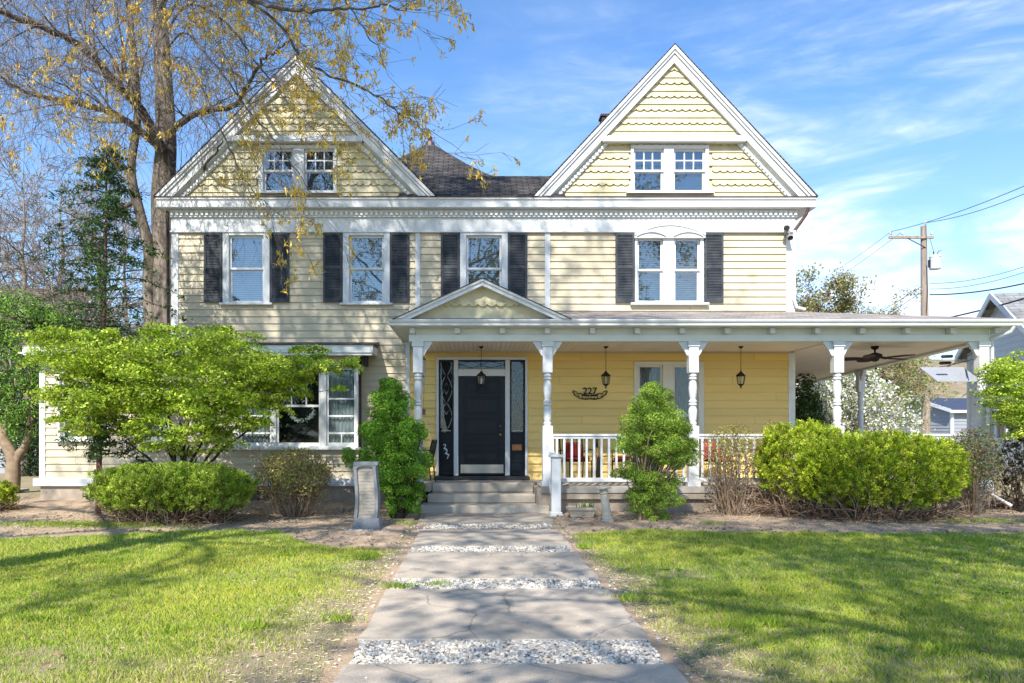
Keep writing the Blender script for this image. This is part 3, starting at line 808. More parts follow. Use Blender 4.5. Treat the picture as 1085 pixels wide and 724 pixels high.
def text(s_, size, loc, mt, parent, name, ext=.006, rot=(rad(90), 0, 0), align='CENTER', **pr):
    c = bpy.data.curves.new(name, 'FONT'); c.body = s_; c.size = size; c.extrude = ext; c.align_x = align; c.align_y = 'CENTER'; c.offset = size * .012
    c.materials.append(mt); tmp = bpy.data.objects.new(name + '_tmp', c); COL.objects.link(tmp)
    me = bpy.data.meshes.new_from_object(tmp.evaluated_get(bpy.context.evaluated_depsgraph_get())); bpy.data.objects.remove(tmp)
    o = bpy.data.objects.new(name, me); COL.objects.link(o); o.location = loc; o.rotation_euler = rot; o.parent = parent
    for k, v in pr.items(): o[k] = v
    return o
for ch, px, py in (('2', 471.2, 473.5), ('2', 472.8, 478.8), ('7', 474.5, 484.2)):
    text(ch, .145, (fx(px, D0), -.012, fz(py, D0)), white_m, H, 'house_digit')

# ---- downspouts and security light
s = MB(); s.tube([(XL - .07, -.10, 6.1), (XL - .07, -.08, 5.6), (XL - .07, -.05, 3.3)], .035, 8); s.build('downspout', black_m, H, smooth=True)
s = MB(); s.tube([(6.98, -.2, 6.13), (6.95, -.18, 6.02), (6.84, -.12, 5.84), (6.74, -.09, 5.70)], .035, 8); s.build('downspout_elbow', brownmetal_m, H, smooth=True)
s = MB(); s.tube([(6.74, -.09, 5.70), (6.735, -.08, 5.5), (6.735, -.08, 4.25), (6.78, -.10, 4.08), (6.95, -.14, 4.02)], .035, 8); s.build('downspout', white_m, H, smooth=True)
s = MB(); lx, lz = fx(836.5, 15.8), fz(245.5, 15.8)
s.box(lx - .05, lx + .05, -.11, -.04, lz - .03, lz + .05)
s.tube([(lx - .04, -.1, lz), (lx - .07, -.22, lz + .05), (lx - .08, -.26, lz + .06)], [.03, .055, .065], 10); s.tube([(lx + .02, -.1, lz - .03), (lx + .0, -.22, lz - .12), (lx, -.25, lz - .15)], [.03, .055, .06], 10)
s.build('security_light', mat('grey_plastic', (.25, .26, .27), (.2, .2, .2), .5), H)
# ------------------------------------------------------------------ the porch
PY = -1.95                     # post line
DP = PY + 16
DZ = .45                       # deck level
pl = fx(436.5, 14.05); skew = (10.45 - 9.43) / 6.0
def rx(y): return 9.43 + (y - PY) * skew          # post line of the right-hand side
# deck and base
m = MB()
m.prism_xy([(-1.25, -1.0), (-1.25, 0), (1.22, 0), (1.22, -1.0)], .30, DZ)
m.prism_xy([(1.225, -2.08), (9.55, -2.08), (rx(10.5) + .1, 10.5), (6.7, 10.5), (6.7, 0), (1.225, 0)], .33, DZ)
m.build('porch_deck', mat('deck_boards', (.42, .38, .33), (.34, .30, .26), .7, 3, (1, 6, 1)), H)
m = MB()
m.prism_xy([(1.45, -2.06), (9.50, -2.06), (rx(10.5) + .05, 10.5), (rx(10.5) - .2, 10.5), (9.3, -1.8), (1.45, -1.8)], .20, .329)
m.prism_xy([(1.45, -1.98), (9.42, -1.98), (rx(10.5), 10.5), (rx(10.5) - .2, 10.5), (9.3, -1.8), (1.45, -1.8)], GZ - .2, .199)
m.box(-1.42, -1.02, -2.0, 0, GZ - .1, .40); m.box(1.16, 1.44, -2.03, -1.0, GZ - .1, .40)
m.box(-1.40, -.84, -1.5, 0, .3, .449)
m.build('porch_foundation', stone_m, H, bevel=.015)
# steps: three risers set into the porch
m = MB()
m.box(-.84, 1.15, -1.22, -.9, .27, .449); m.box(-.90, 1.155, -1.67, -.95, .10, .268); m.box(-1.01, 1.38, -2.12, -1.2, GZ - .1, .098)
m.build('front_steps', concrete_m, H, bevel=.018)

# posts
def post(name, x, y, z0, z1, mt, arms=True, armdir=(1, 0), s=.094):
    P = MB(); k = .80
    Hh = z1 - z0
    def b(a, c, w=s, zz=None): P.box(x - w, x + w, y - w, y + w, a, c)
    zA = z0 + Hh * .42; zB = z0 + Hh * .785        # turned part between
    b(z0, z0 + .10, s * 1.25); b(z0 + .101, zA)
    L_ = zB - zA
    prof = [(.10, 0), (.075, .02), (.095, .045), (.095, .06), (.07, .075), (.085, .12), (.10, .25), (.098, .30), (.07, .36), (.065, .38), (.095, .395), (.095, .42), (.07, .435),
            (.095, .45), (.095, .475), (.062, .50), (.085, .60), (.097, .70), (.088, .80), (.062, .86), (.095, .88), (.095, .905), (.065, .92), (.095, .94), (.095, .96), (.075, .98), (.10, 1.0)]
    P.lathe(x, y, [(r * k, zA + u * L_) for r, u in prof], 24)
    # upper block with chamfered foot and cap
    P.box(x - s * .95, x + s * .95, y - s * .95, y + s * .95, zB, z1 - .10)
    P.box(x - s * 1.15, x + s * 1.15, y - s * 1.15, y + s * 1.15, z1 - .099, z1)
    return P.build(name, mt, H, bevel=.006)
def arm(x, y, z1, dirx, diry, parent, mt):
    """sawn scroll bracket on one side of a post"""
    prof = [(-.02, 0), (.165, 0), (.165, -.04), (.14, -.05), (.135, -.08), (.115, -.09), (.10, -.13), (.07, -.145), (.05, -.19), (.02, -.25), (-.02, -.27)]
    A = MB(); t = .035; nx, ny = -diry, dirx
    V = [(x + dirx * (.10 + u) + nx * t, y + diry * (.10 + u) + ny * t, z1 + v) for u, v in prof] + [(x + dirx * (.10 + u) - nx * t, y + diry * (.10 + u) - ny * t, z1 + v) for u, v in prof]
    n = len(prof)
    A.add(V, [tuple(range(n)), tuple(range(2 * n - 1, n - 1, -1))] + [(i + n, (i + 1) % n + n, (i + 1) % n, i) for i in range(n)])
    A.build('bracket', mt, parent)
ZB = 3.13
pxs = [443, 580, 734, 887, 1040]
px_ = [fx(p, DP) for p in pxs]
for i, x in enumerate(px_):
    p = post('porch_post', x, PY, .43, ZB, white_m if i < 4 else white2_m)
    if i > 0: arm(x, PY, ZB, -1, 0, p, white_m)
    if i < 4: arm(x, PY, ZB, 1, 0, p, white_m)
for y in (4.6, 9.8):
    p = post('porch_post', rx(y) - .02, y, .45, ZB - .02, white_m)
    dl = math.hypot(skew, 1); arm(rx(y), y, ZB - .02, skew / dl, 1 / dl, p, white_m); arm(rx(y), y, ZB - .02, -skew / dl, -1 / dl, p, white_m)
# beams
m = MB(); m.box(-1.22, 9.55, PY - .08, PY + .08, ZB, 3.26); m.box(-1.20, 9.54, PY - .05, PY + .08, 3.261, 3.40)
m.build('porch_beam', greytrim_m, H, bevel=.004)
m = MB()
for a, b, z0_, z1_ in ((.08, -.08, ZB - .10, 3.40),):
    m.prism_xy([(rx(PY + .09) - .08, PY + .09), (rx(PY + .09) + .08, PY + .09), (rx(10.4) + .08, 10.4), (rx(10.4) - .08, 10.4)], ZB - .02, 3.40)
m.build('porch_side_beam', greytrim_m, H)
m = MB(); m.box(-1.22, -1.05, PY + .081, -.001, ZB, 3.40); m.build('porch_side_beam', greytrim_m, H)
# ceiling of narrow boards
m = MB()
x = -1.04
while x < 6.6: m.box(x, x + .086, PY + .081, -.002, ZB + .045 - .02, ZB + .06); x += .092
y = PY + .081
while y < 10.3: m.prism_xy([(6.74, y), (rx(y) - .081, y), (rx(y) - .081, y + .14), (6.74, y + .14)], ZB + .025, ZB + .06); y += .146
m.build('porch_ceiling', ceil_m, H)
# eave: soffit, gutter and small brackets
EYp = -2.40; ex0, ex1 = fx(412, 13.6), 9.85
def ex(y): return ex1 + (y - EYp) * (skew)
m = MB(); m.box(ex0 + .06, ex1 - .06, EYp + .05, PY - .051, 3.372, 3.40)
m.prism_xy([(rx(PY) + .09, PY - .05), (ex(PY) - .05, PY - .05), (ex(10.4) - .05, 10.4), (rx(10.4) + .09, 10.4)], 3.372, 3.40)
m.box(ex0 + .06, -1.221, PY - .05, -.001, 3.372, 3.40)
m.build('porch_soffit', greytrim_m, H)
m = MB()
prof = [(EYp, 3.485), (EYp - .02, 3.485), (EYp - .02, 3.46), (EYp, 3.43), (EYp + .02, 3.415), (EYp + .02, 3.375), (EYp + .06, 3.375), (EYp + .06, 3.485)]
V = [(ex0, y, z) for y, z in prof] + [(ex1 + .03, y, z) for y, z in prof]; n = len(prof)
m.add(V, [tuple(range(n - 1, -1, -1)), tuple(range(n, 2 * n))] + [(i, i + n, (i + 1) % n + n, (i + 1) % n) for i in range(n)])
m.hexa([(ex1 - .04, EYp + .061, 3.375), (ex1 + .03, EYp + .061, 3.375), (ex(10.4) + .03, 10.4, 3.375), (ex(10.4) - .04, 10.4, 3.375)], [(ex1 - .04, EYp + .061, 3.48), (ex1 + .03, EYp + .061, 3.48), (ex(10.4) + .03, 10.4, 3.48), (ex(10.4) - .04, 10.4, 3.48)])
m.box(ex0, ex0 + .05, EYp + .061, -.001, 3.375, 3.48)
m.build('porch_gutter', white_m, H, bevel=.003)
for i in range(14):
    xx = fx(436.4 + 48.0 * i, 13.78)
    b = MB(); b.prism_xz([(xx - .048, 3.262), (xx + .048, 3.262), (xx + .048, 3.368), (xx - .048, 3.368)], -2.16, -2.003)
    b.build('eave_bracket', white_m, H, bevel=.004)
# roof
m = MB()
zE, zW = 3.49, 4.0
A = (ex0 + .02, EYp - .01, zE); B = (ex1 + .04, EYp - .01, zE); Cc = (XR, -.02, zW); Dd = (-1.25, -.02, zW)
m.add([A, B, Cc, Dd], [(0, 1, 2, 3)]); m.add([A, Dd, (ex0 + .02, -.01, zE + .0)], [(0, 1, 2)])
m.add([B, (ex(10.4) + .04, 10.4, zE), (XR, 10.4, zW), Cc], [(0, 1, 2, 3)])
m.add([tuple(np.array(p) - (0, 0, .012)) for p in (A, B, Cc, Dd)], [(0, 1, 2, 3)])
m.build('porch_roof', porchroof_m, H)
# pediment over the steps
pc = fx(511, 13.6); ph = 1.56; pa = 4.21; pb = 3.49
sl = (pa - pb) / ph
m = MB()
for sg in (-1, 1):
    for (o0, o1, ya, yb) in ((0, .045, EYp - .05, EYp + .5), (.046, .12, EYp - .02, EYp + .3)):
        pts = [(pc, pa - o0), (pc, pa - o1), (pc + sg * (ph - o1 / sl), pb), (pc + sg * (ph - o0 / sl), pb)]
        m.prism_xz(pts if sg < 0 else pts[::-1], ya, yb)
m.build('pediment_rake', white_m, H)
m = MB()
m.add([(pc, EYp - .07, pa + .012), (pc + ph + .05, EYp - .07, pb - .01), (pc + ph + .05, 0, pb - .01), (pc, 0, pa + .012), (pc - ph - .05, EYp - .07, pb - .01), (pc - ph - .05, 0, pb - .01)], [(0, 1, 2, 3), (0, 3, 5, 4)])
m.add([(pc, EYp - .07, pa + .002), (pc + ph + .05, EYp - .07, pb - .02), (pc + ph + .05, 0, pb - .02), (pc, 0, pa + .002), (pc - ph - .05, EYp - .07, pb - .02), (pc - ph - .05, 0, pb - .02)], [(0, 1, 2, 3), (0, 3, 5, 4)])
m.build('pediment_roof', porchroof_m, H)
m = MB(); off = .10
inn = lambda z: (pc - max(.001, (pa - z - off) / sl), pc + max(.001, (pa - z - off) / sl))
zs = fz(324.5, 13.7)
siding(m, inn, pb, zs, [], EYp + .16, pitch=.35, lip=.01)
scallops(m, inn, zs, zs + .139, EYp + .14, phase=.06, tile=.165)
siding(m, inn, zs + .14, pa - off - .01, [], EYp + .16, pitch=.19, lip=.016)
m.build('pediment_face', gable_m, H)

# railings
def rail(xa, xb, name='porch_railing', zt=1.40, zb_=.57):
    r = MB(); r.box(xa, xb, PY - .045, PY + .045, zt - .03, zt + .015); r.box(xa, xb, PY - .025, PY + .025, zt - .075, zt - .031)
    root = r.build(name, white_m, H, bevel=.005)
    r = MB(); r.box(xa, xb, PY - .035, PY + .035, zb_ - .045, zb_ + .03); r.build('bottom_rail', white_m, root, bevel=.005)
    n = int((xb - xa) / .136); 
    for i in range(n):
        x = xa + (i + .5) * (xb - xa) / n
        r = MB(); r.box(x - .02, x + .02, PY - .02, PY + .02, zb_ + .031, zt - .076); r.build('baluster', white_m, root)
for i in (1, 2, 3): rail(px_[i] + .106, px_[i + 1] - .106)
# stair newel and its sloping rail
nx_, ny_ = fx(589, 13.45), -2.55
m = MB(); m.box(nx_ - .085, nx_ + .085, ny_ - .085, ny_ + .085, GZ, 1.00); m.box(nx_ - .11, nx_ + .11, ny_ - .11, ny_ + .11, GZ, .03); m.box(nx_ - .12, nx_ + .12, ny_ - .12, ny_ + .12, 1.001, 1.05)
nw = m.build('stair_newel', white_m, H, bevel=.01)
m = MB(); pts = [(px_[1] + .02, PY - .11, 1.52), (px_[1] + .05, PY - .2, 1.34), (nx_ - .05, ny_ + .25, 1.08), (nx_ - .01, ny_ + .1, 1.03)]
for p0, p1 in zip(pts[:-1], pts[1:]):
    w = .04; m.hexa([(p0[0] - w, p0[1], p0[2] - .06), (p0[0] + w, p0[1], p0[2] - .06), (p1[0] + w, p1[1], p1[2] - .06), (p1[0] - w, p1[1], p1[2] - .06)],
                    [(p0[0] - w, p0[1], p0[2] + .03), (p0[0] + w, p0[1], p0[2] + .03), (p1[0] + w, p1[1], p1[2] + .03), (p1[0] - w, p1[1], p1[2] + .03)])
m2 = MB(); m2.hexa([(1.35, PY - .12, .5), (1.43, PY - .12, .5), (nx_ + .04, ny_ + .1, .12), (nx_ - .04, ny_ + .1, .12)], [(1.35, PY - .12, .6), (1.43, PY - .12, .6), (nx_ + .04, ny_ + .1, .2), (nx_ - .04, ny_ + .1, .2)])
m.build('stair_rail', white_m, nw); m2.build('stair_bottom_rail', white_m, nw)
# corner downspout pipe
m = MB(); m.tube([(ex1 - .1, EYp + .05, 3.37), (ex1 - .12, EYp + .08, 3.28), (ex1 - .3, PY - .1, 3.18), (px_[4] + .16, PY - .05, 3.08), (px_[4] + .16, PY - .04, .3), (px_[4] + .35, PY - .3, .1)], .035, 8)
m.build('downspout', white_m, H, smooth=True)

# ------------------------------------------------------------------ things on and around the porch
def lantern(px, label, lengthpx):
    D = 15.0; x = fx(px, D); y = D - 16; zt = ZB + .02; zb_ = fz(412, D); Hh = .35
    t = thing('hanging_lantern', label, 'lantern', (x, y, zb_), group='lanterns hanging from the porch ceiling')
    o = (0, 0, 0)
    M = MB(); M.lathe(0, 0, [(.0, -.0), (.012, .01), (.02, .03), (.01, .045), (.05, .075), (.062, .085), (.062, .095)], 6)
    for a in range(6):
        q = a * math.pi / 3; M.tube([(.06 * math.cos(q), .06 * math.sin(q), .09), (.085 * math.cos(q), .085 * math.sin(q), .25)], .006, 4)
    M.lathe(0, 0, [(.09, .245), (.10, .255), (.095, .265), (.06, .30), (.03, .32), (.035, .33), (.012, .345), (.01, .36)], 6)
    M.build('lantern_frame', black_m, t)
    M = MB(); M.lathe(0, 0, [(.055, .09), (.08, .25)], 6); M.build('lantern_glass', glassclear_m, t)
    M = MB(); M.lathe(0, 0, [(.012, .10), (.014, .17), (.018, .18), (.02, .20), (.0, .22)], 8); M.build('candle', white_m, t)
    M = MB(); z = .36; k = 0
    while z < zt - zb_ - .03:
        M.tube([(0.008 * (k % 2), 0.008 * ((k + 1) % 2), z), (-.006 * (k % 2), -.006 * ((k + 1) % 2), z + .02), (0, 0, z + .034)], .005, 4); z += .03; k += 1
    M.lathe(0, 0, [(.0, zt - zb_ - .05), (.03, zt - zb_ - .03), (.055, zt - zb_ - .0)], 12)
    M.build('chain', black_m, t)
lantern(510, 'black lantern hanging in front of the navy front door', 28)
lantern(642, 'black lantern hanging over the iron house number on the yellow wall', 28)
lantern(785, 'black lantern hanging between the porch window and the ceiling fan', 28)

# ceiling fan
D = 15.0; X = fx(927, D)
t = thing('ceiling_fan', 'dark bronze ceiling fan with five brown leaf-shaped blades under the right end of the porch', 'ceiling fan', (X, D - 16, ZB + .02))
M = MB(); M.lathe(0, 0, [(.0, .0), (.075, -.0), (.07, -.04), (.02, -.07), (.016, -.12), (.06, -.13), (.13, -.16), (.14, -.20), (.12, -.235), (.08, -.25), (.07, -.28), (.03, -.30), (.0, -.30)][::-1], 24); M.build('fan_motor', black_m, t, smooth=True)
for k in range(5):
    a = k * 2 * math.pi / 5 + rad(14)
    B = MB(); n = 14; up = []; dn = []
    for i in range(n + 1):
        u = i / n; r = .20 + u * .58; w = .085 * math.sin(math.pi * (.12 + .85 * u)) ** .7 + .005
        up.append((r, w * 1.1)); dn.append((r, -w * 1.1))
    pts = up + dn[::-1]
    V = []
    for zz in (-.235, -.228):
        for r, w in pts:
            zt = zz + w * .25; V.append((r * math.cos(a) - w * math.sin(a), r * math.sin(a) + w * math.cos(a), zt))
    n = len(pts); B.add(V, [tuple(range(n)), tuple(range(2 * n - 1, n - 1, -1))] + [(i, (i + 1) % n, (i + 1) % n + n, i + n) for i in range(n)])
    bl = B.build('fan_blade', bronze_m, t)
    B = MB(); B.tube([(.10 * math.cos(a), .10 * math.sin(a), -.215), (.26 * math.cos(a), .26 * math.sin(a), -.24)], [.018, .012], 6); B.build('blade_iron', black_m, bl)
M = MB(); M.tube([(.02, 0, -.30), (.02, 0, -.42)], .003, 4); M.lathe(.02, 0, [(.0, -.46), (.025, -.44), (.02, -.42), (.0, -.415)], 8); M.build('pull_chain', black_m, t)

# iron house number with scrolls
D = 15.96
t = thing('house_number_plaque', 'black wrought iron house number 227 on scrollwork on the yellow porch wall', 'house number', (fx(625, D), -.05, fz(417.5, D)))
text('227', .20, (0, 0, .055), black_m, t, 'numerals', .008)
M = MB()
def arc(cx_, cz_, r, a0, a1, th=.0095, n=14, shrink=1.0):
    pts = []
    for i in range(n + 1):
        u = i / n; a = a0 + (a1 - a0) * u; rr = r * (1 - (1 - shrink) * u); pts.append((cx_ + rr * math.cos(a), .0, cz_ + rr * math.sin(a)))
    M.tube(pts, [th * (1 - .5 * i / n) for i in range(n + 1)], 5)
for sg in (-1, 1):
    f = (lambda a: a) if sg > 0 else (lambda a: math.pi - a)
    arc(sg * .30, .02, .055, f(-1.5), f(4.2), shrink=.3); arc(sg * .22, -.035, .06, f(3.5), f(-1.8), shrink=.35); arc(sg * .12, -.06, .055, f(-2.6), f(2.9), shrink=.35)
    arc(sg * .34, .05, .03, f(-1), f(3.5), shrink=.4); arc(sg * .05, -.07, .045, f(0), f(-4.5), shrink=.4)
    M.tube([(0, 0, -.10), (sg * .1, 0, -.115), (sg * .22, 0, -.09), (sg * .31, 0, -.03), (sg * .36, 0, .05)], [.012, .012, .012, .01, .004], 5)
    M.tube([(sg * .01, 0, -.03), (sg * .12, 0, -.02), (sg * .2, 0, .01), (sg * .27, 0, .0)], .009, 5)
M.tube([(-.14, 0, -.04), (.14, 0, -.04)], .008, 5)
M.build('scrollwork', black_m, t)

# wind chime by the left post
D = 14.9
t = thing('wind_chime', 'thin dark wind chime hanging beside the leftmost porch post', 'wind chime', (fx(449, D), D - 16, fz(440, D)))
M = MB(); z1 = ZB + .02 - fz(440, D)
M.tube([(0, 0, z1), (0, 0, z1 - .25)], .004, 4); M.lathe(0, 0, [(.045, z1 - .27), (.05, z1 - .26), (.02, z1 - .24)], 12); M.build('hanger', brownmetal_m, t)
M = MB()
for k in range(5):
    a = k * 2 * math.pi / 5; M.tube([(.035 * math.cos(a), .035 * math.sin(a), z1 - .28), (.035 * math.cos(a), .035 * math.sin(a), z1 - .7 - .05 * k)], .008, 6)
M.build('tubes', lead_m, t)
M = MB(); M.tube([(0, 0, z1 - .27), (0, 0, .1)], .003, 4); M.box(-.035, .035, -.004, .004, 0, .12); M.lathe(0, 0, [(.0, z1 - .62), (.03, z1 - .61), (.03, z1 - .59), (.0, z1 - .58)], 10); M.build('clapper', brownmetal_m, t)

# patio chairs with red cushions
def chair(loc, rz, label, red=True, tall=0.9):
    t = thing('patio_chair', label, 'chair', loc, 'dark metal patio chairs on the porch', rz)
    for sx_ in (-.24, .24):
        M = MB(); M.tube([(sx_, -.25, 0), (sx_, -.24, .42)], .014, 6); M.build('leg', black_m, t)
        M = MB(); M.tube([(sx_, .28, 0), (sx_, .22, .42)], .014, 6); M.build('leg', black_m, t)
    M = MB(); M.tube([(-.24, .22, .42), (-.24, .30, tall), (-.18, .31, tall + .04), (.18, .31, tall + .04), (.24, .30, tall), (.24, .22, .42)], .013, 6)
    for k in range(7): x = -.18 + .06 * k; M.tube([(x, .22, .43), (x, .305, tall + .03)], .006, 4)
    M.build('backrest', black_m, t)
    M = MB(); M.box(-.25, .25, -.26, .24, .405, .425); M.build('seat', black_m, t)
    for sx_ in (-.27, .27):
        M = MB(); M.tube([(sx_, .26, .62), (sx_, -.1, .65), (sx_, -.25, .62), (sx_ * .95, -.24, .42)], .012, 6); M.build('armrest', black_m, t)
    if red:
        M = MB(); M.box(-.22, .22, -.22, .20, .427, .50); M.build('cushion', red_m, t, bevel=.03)
        M = MB(); M.hexa([(-.2, .12, .50), (.2, .12, .50), (.2, .2, .50), (-.2, .2, .50)], [(-.19, .20, .80), (.19, .20, .80), (.19, .27, .80), (-.19, .27, .80)]); M.build('back_cushion', red_m, t, bevel=.03)
    return t
chair((2.05, -.75, DZ), rad(150), 'dark metal patio chair with red cushion beside the newel post, left end of the railing')
chair((3.0, -.9, DZ), rad(-100), 'dark metal patio chair with red cushion behind the clipped conifer')
chair((4.9, -.8, DZ), rad(20), 'dark metal patio chair with red cushion behind the bare twiggy shrub')
chair((-1.12, -.62, DZ + .0), rad(-75), 'dark metal patio chair beside the left door sidelight', red=False, tall=.8)
# folded umbrella leaning on the wall
t = thing('folded_umbrella', 'folded patio umbrella with a wooden pole standing against the wall behind the railing', 'umbrella', (fx(633.5, 15.6), -.45, DZ))
M = MB(); M.tube([(0, 0, 0), (.0, .03, .4), (-.02, .10, .86)], .016, 8); M.build('pole', mat('varnished_wood', (.42, .22, .10), (.3, .15, .07), .4, 8), t)
M = MB(); M.tube([(.0, .0, .0), (.01, .02, .12), (.01, .05, .48), (0, .06, .5)], [.05, .06, .035, .02], 10); M.build('base_sleeve', black_m, t)
M = MB(); M.tube([(-.02, .08, .68), (-.03, .09, .78), (-.02, .10, .88), (.03, .10, .92)], [.03, .045, .03, .012], 10); M.build('canopy', black_m, t)

# oval wreath in the bay window
t = None
M = MB(); rg = random.Random(3)
wx_, wz_ = fx(320, DW), fz(437, DW); yq = YW - .03
for i in range(170):
    a = math.pi + rg.random() * math.pi * 1.0 if i % 4 else rg.random() * 6.28
    r = 1 + rg.gauss(0, .08); x = wx_ + .24 * r * math.cos(a); z = wz_ + .02 + .20 * r * math.sin(a)
    d = [rg.uniform(-.04, .04) for _ in range(4)]
    c = rg.choice([(.75, .8, .7), (.55, .68, .5), (.7, .75, .72)])
    M.add([(x, yq - rg.random() * .03, z), (x + d[0], yq - .02, z + .03), (x + d[1], yq - .04, z + d[2])], [(0, 1, 2)], c)
o = M.build('wreath', leaf_m, None); o['label'] = 'pale green oval wreath hanging in the bay window'; o['category'] = 'wreath'

# ------------------------------------------------------------------ garden ornaments
D = 11.5; X = fx(390, D)
t = thing('stone_marker', 'upright grey carved stone marker with a tan ribbed face on a square block', 'garden stone', (X, D - 16, GZ), rz=rad(-6))
M = MB(); M.hexa([(-.22, -.13, 0), (.22, -.13, 0), (.22, .13, 0), (-.22, .13, 0)], [(-.19, -.11, .20), (.19, -.11, .20), (.19, .11, .20), (-.19, .11, .20)]); M.build('base_block', greystone_m, t, bevel=.012)
def wav(z): return .018 * math.sin((z - .2) * 5.5)
M = MB(); n = 16
for sg in (-1, 1):
    for i in range(n):
        za = .201 + .80 * i / n; zb_ = .201 + .80 * (i + 1) / n
        xa_ = sg * (.155 - .01 * i / n) + wav(za) - .02; xb_ = sg * (.155 - .01 * (i + 1) / n) + wav(zb_) - .02
        w = .025; M.hexa([(xa_ - w, -.09, za), (xa_ + w, -.09, za), (xa_ + w, .07, za), (xa_ - w, .07, za)], [(xb_ - w, -.09, zb_), (xb_ + w, -.09, zb_), (xb_ + w, .07, zb_), (xb_ - w, .07, zb_)])
M.box(-.20, .17, -.10, .08, 1.001, 1.05)
arcn = 10
M.prism_xz([(-.17, 1.0), (-.17, .93), (-.13, .97), (-.06, .985), (.03, .985), (.10, .97), (.14, .93), (.14, 1.0)], -.095, .07)
M.build('frame', greystone_m, t)
M = MB(); i = 0; z = .201
while z < .985:
    z2 = min(z + .05, .985); x0_ = -.135 + wav(z) - .02; x1_ = .135 + wav(z) - .02
    M.hexa([(x0_, -.055, z), (x1_, -.055, z), (x1_, .05, z), (x0_, .05, z)], [(x0_, -.05, z2), (x1_, -.05, z2), (x1_, .05, z2), (x0_, .05, z2)]); z = z2
M.build('ribbed_face', tanstone_m, t)
# small stones round its foot
rg = random.Random(11)
def pebble_mb(r, seed, k=1, flat=.65):
    import bmesh
    bm = bmesh.new(); bmesh.ops.create_icosphere(bm, subdivisions=k, radius=1)
    q = np.random.default_rng(seed); V = np.array([v.co[:] for v in bm.verts]); F = np.array([[v.index for v in f.verts] for f in bm.faces]); bm.free()
    return V, F
icoV, icoF = pebble_mb(1, 1, 2)
for i in range(13):
    a = -2.9 + i * .27 if i < 10 else rg.uniform(0, 6); rr = .30 + rg.uniform(-.03, .08)
    x = X + rr * math.cos(a) * 1.0; y = D - 16 + rr * math.sin(a) * .75
    s_ = rg.uniform(.028, .048); M = MB((x, y, GZ + .01))
    V = icoV * (1 + .18 * vnoise(icoV, 2.0, i)[:, None]) * np.array([s_ * 1.3, s_, s_ * .75]) + np.array([x, y, GZ + .02]); M.add(V, icoF)
    o = M.build('edging_stone', tanstone_m, None, smooth=True)
    o['label'] = 'small tan stone laid round the foot of the carved stone marker'; o['category'] = 'stone'; o['group'] = 'stones round the stone marker'

D = 12.4; X = fx(644, D)
t = thing('garden_pedestal', 'short pale stone column leaning to the left beside the clipped conifer', 'pedestal', (X, D - 16, GZ + .02))
t.rotation_euler = (rad(2), rad(-8), 0)
M = MB(); M.lathe(0, 0, [(.10, .0), (.10, .04), (.08, .05), (.085, .07), (.078, .09), (.070, .30), (.064, .47), (.078, .485), (.078, .505), (.064, .515), (.07, .545), (.085, .56)], 18); M.build('shaft', mat('pale_stone', (.58, .52, .42), (.42, .37, .3), .9, 9, bump=.4), t, smooth=False)
M = MB(); M.box(-.115, .115, -.115, .115, .561, .60); M.build('cap', MATS['pale_stone'], t, bevel=.012)
D = 13.1; X = fx(616, D)
t = thing('planter_trough', 'low rectangular stone planter trough beside the front steps', 'planter', (X, D - 16, GZ + .03))
M = MB(); M.hexa([(-.19, -.11, 0), (.19, -.11, 0), (.19, .11, 0), (-.19, .11, 0)], [(-.23, -.14, .12), (.23, -.14, .12), (.23, .14, .12), (-.23, .14, .12)])
for a in ((-.25, .25, -.16, -.125), (-.25, .25, .125, .16), (-.25, -.215, -.124, .124), (.215, .25, -.124, .124)): M.box(a[0], a[1], a[2], a[3], .121, .175)
M.build('trough', mat('cast_stone', (.52, .44, .34), (.4, .33, .26), .9, 9, bump=.4), t, bevel=.006)
M = MB(); M.box(-.21, .21, -.12, .12, .1, .15); M.build('potting_soil', darkbark_m, t)
M = MB(); rg = random.Random(2)
for i in range(14):
    x = rg.uniform(-.1, .2); y = rg.uniform(-.08, .08); h = rg.uniform(.08, .24); l = rg.uniform(-.06, .06)
    M.add([(x - .012, y, .15), (x + .012, y, .15), (x + l, y, .15 + h)], [(0, 1, 2)], (.12, .22, .03))
M.build('seedlings', leaf_m, t)
# ------------------------------------------------------------------ ground
def gmat(name, cols, scales, bump=.5, bs=60):
    """mix of three colours by two noises, in object space"""
    m = bpy.data.materials.new(name); m.use_nodes = True
    t = m.node_tree; nn = t.nodes.new; ll = t.links.new; p = t.nodes['Principled BSDF']; p.inputs['Roughness'].default_value = .95
    p.inputs['Specular IOR Level'].default_value = .2
    tcn = nn('ShaderNodeTexCoord'); cur = None
    for i in range(len(cols) - 1):
        n = nn('ShaderNodeTexNoise'); n.inputs['Scale'].default_value = scales[i][0]; n.inputs['Detail'].default_value = 8; n.inputs['Roughness'].default_value = .65
        ll(tcn.outputs['Object'], n.inputs[0])
        r = nn('ShaderNodeMapRange'); r.inputs[1].default_value = scales[i][1]; r.inputs[2].default_value = scales[i][2]; ll(n.outputs[0], r.inputs[0])
        mx = nn('ShaderNodeMix'); mx.data_type = 'RGBA'; ll(r.outputs[0], mx.inputs[0])
        if cur: ll(cur, mx.inputs[6])
        else: mx.inputs[6].default_value = (*cols[0], 1)
        mx.inputs[7].default_value = (*cols[i + 1], 1); cur = mx.outputs[2]
    ll(cur, p.inputs['Base Color'])
    n = nn('ShaderNodeTexNoise'); n.inputs['Scale'].default_value = bs; n.inputs['Detail'].default_value = 6; ll(tcn.outputs['Object'], n.inputs[0])
    b = nn('ShaderNodeBump'); b.inputs['Strength'].default_value = bump; b.inputs['Distance'].default_value = .02; ll(n.outputs[0], b.inputs['Height']); ll(b.outputs[0], p.inputs['Normal'])
    return m
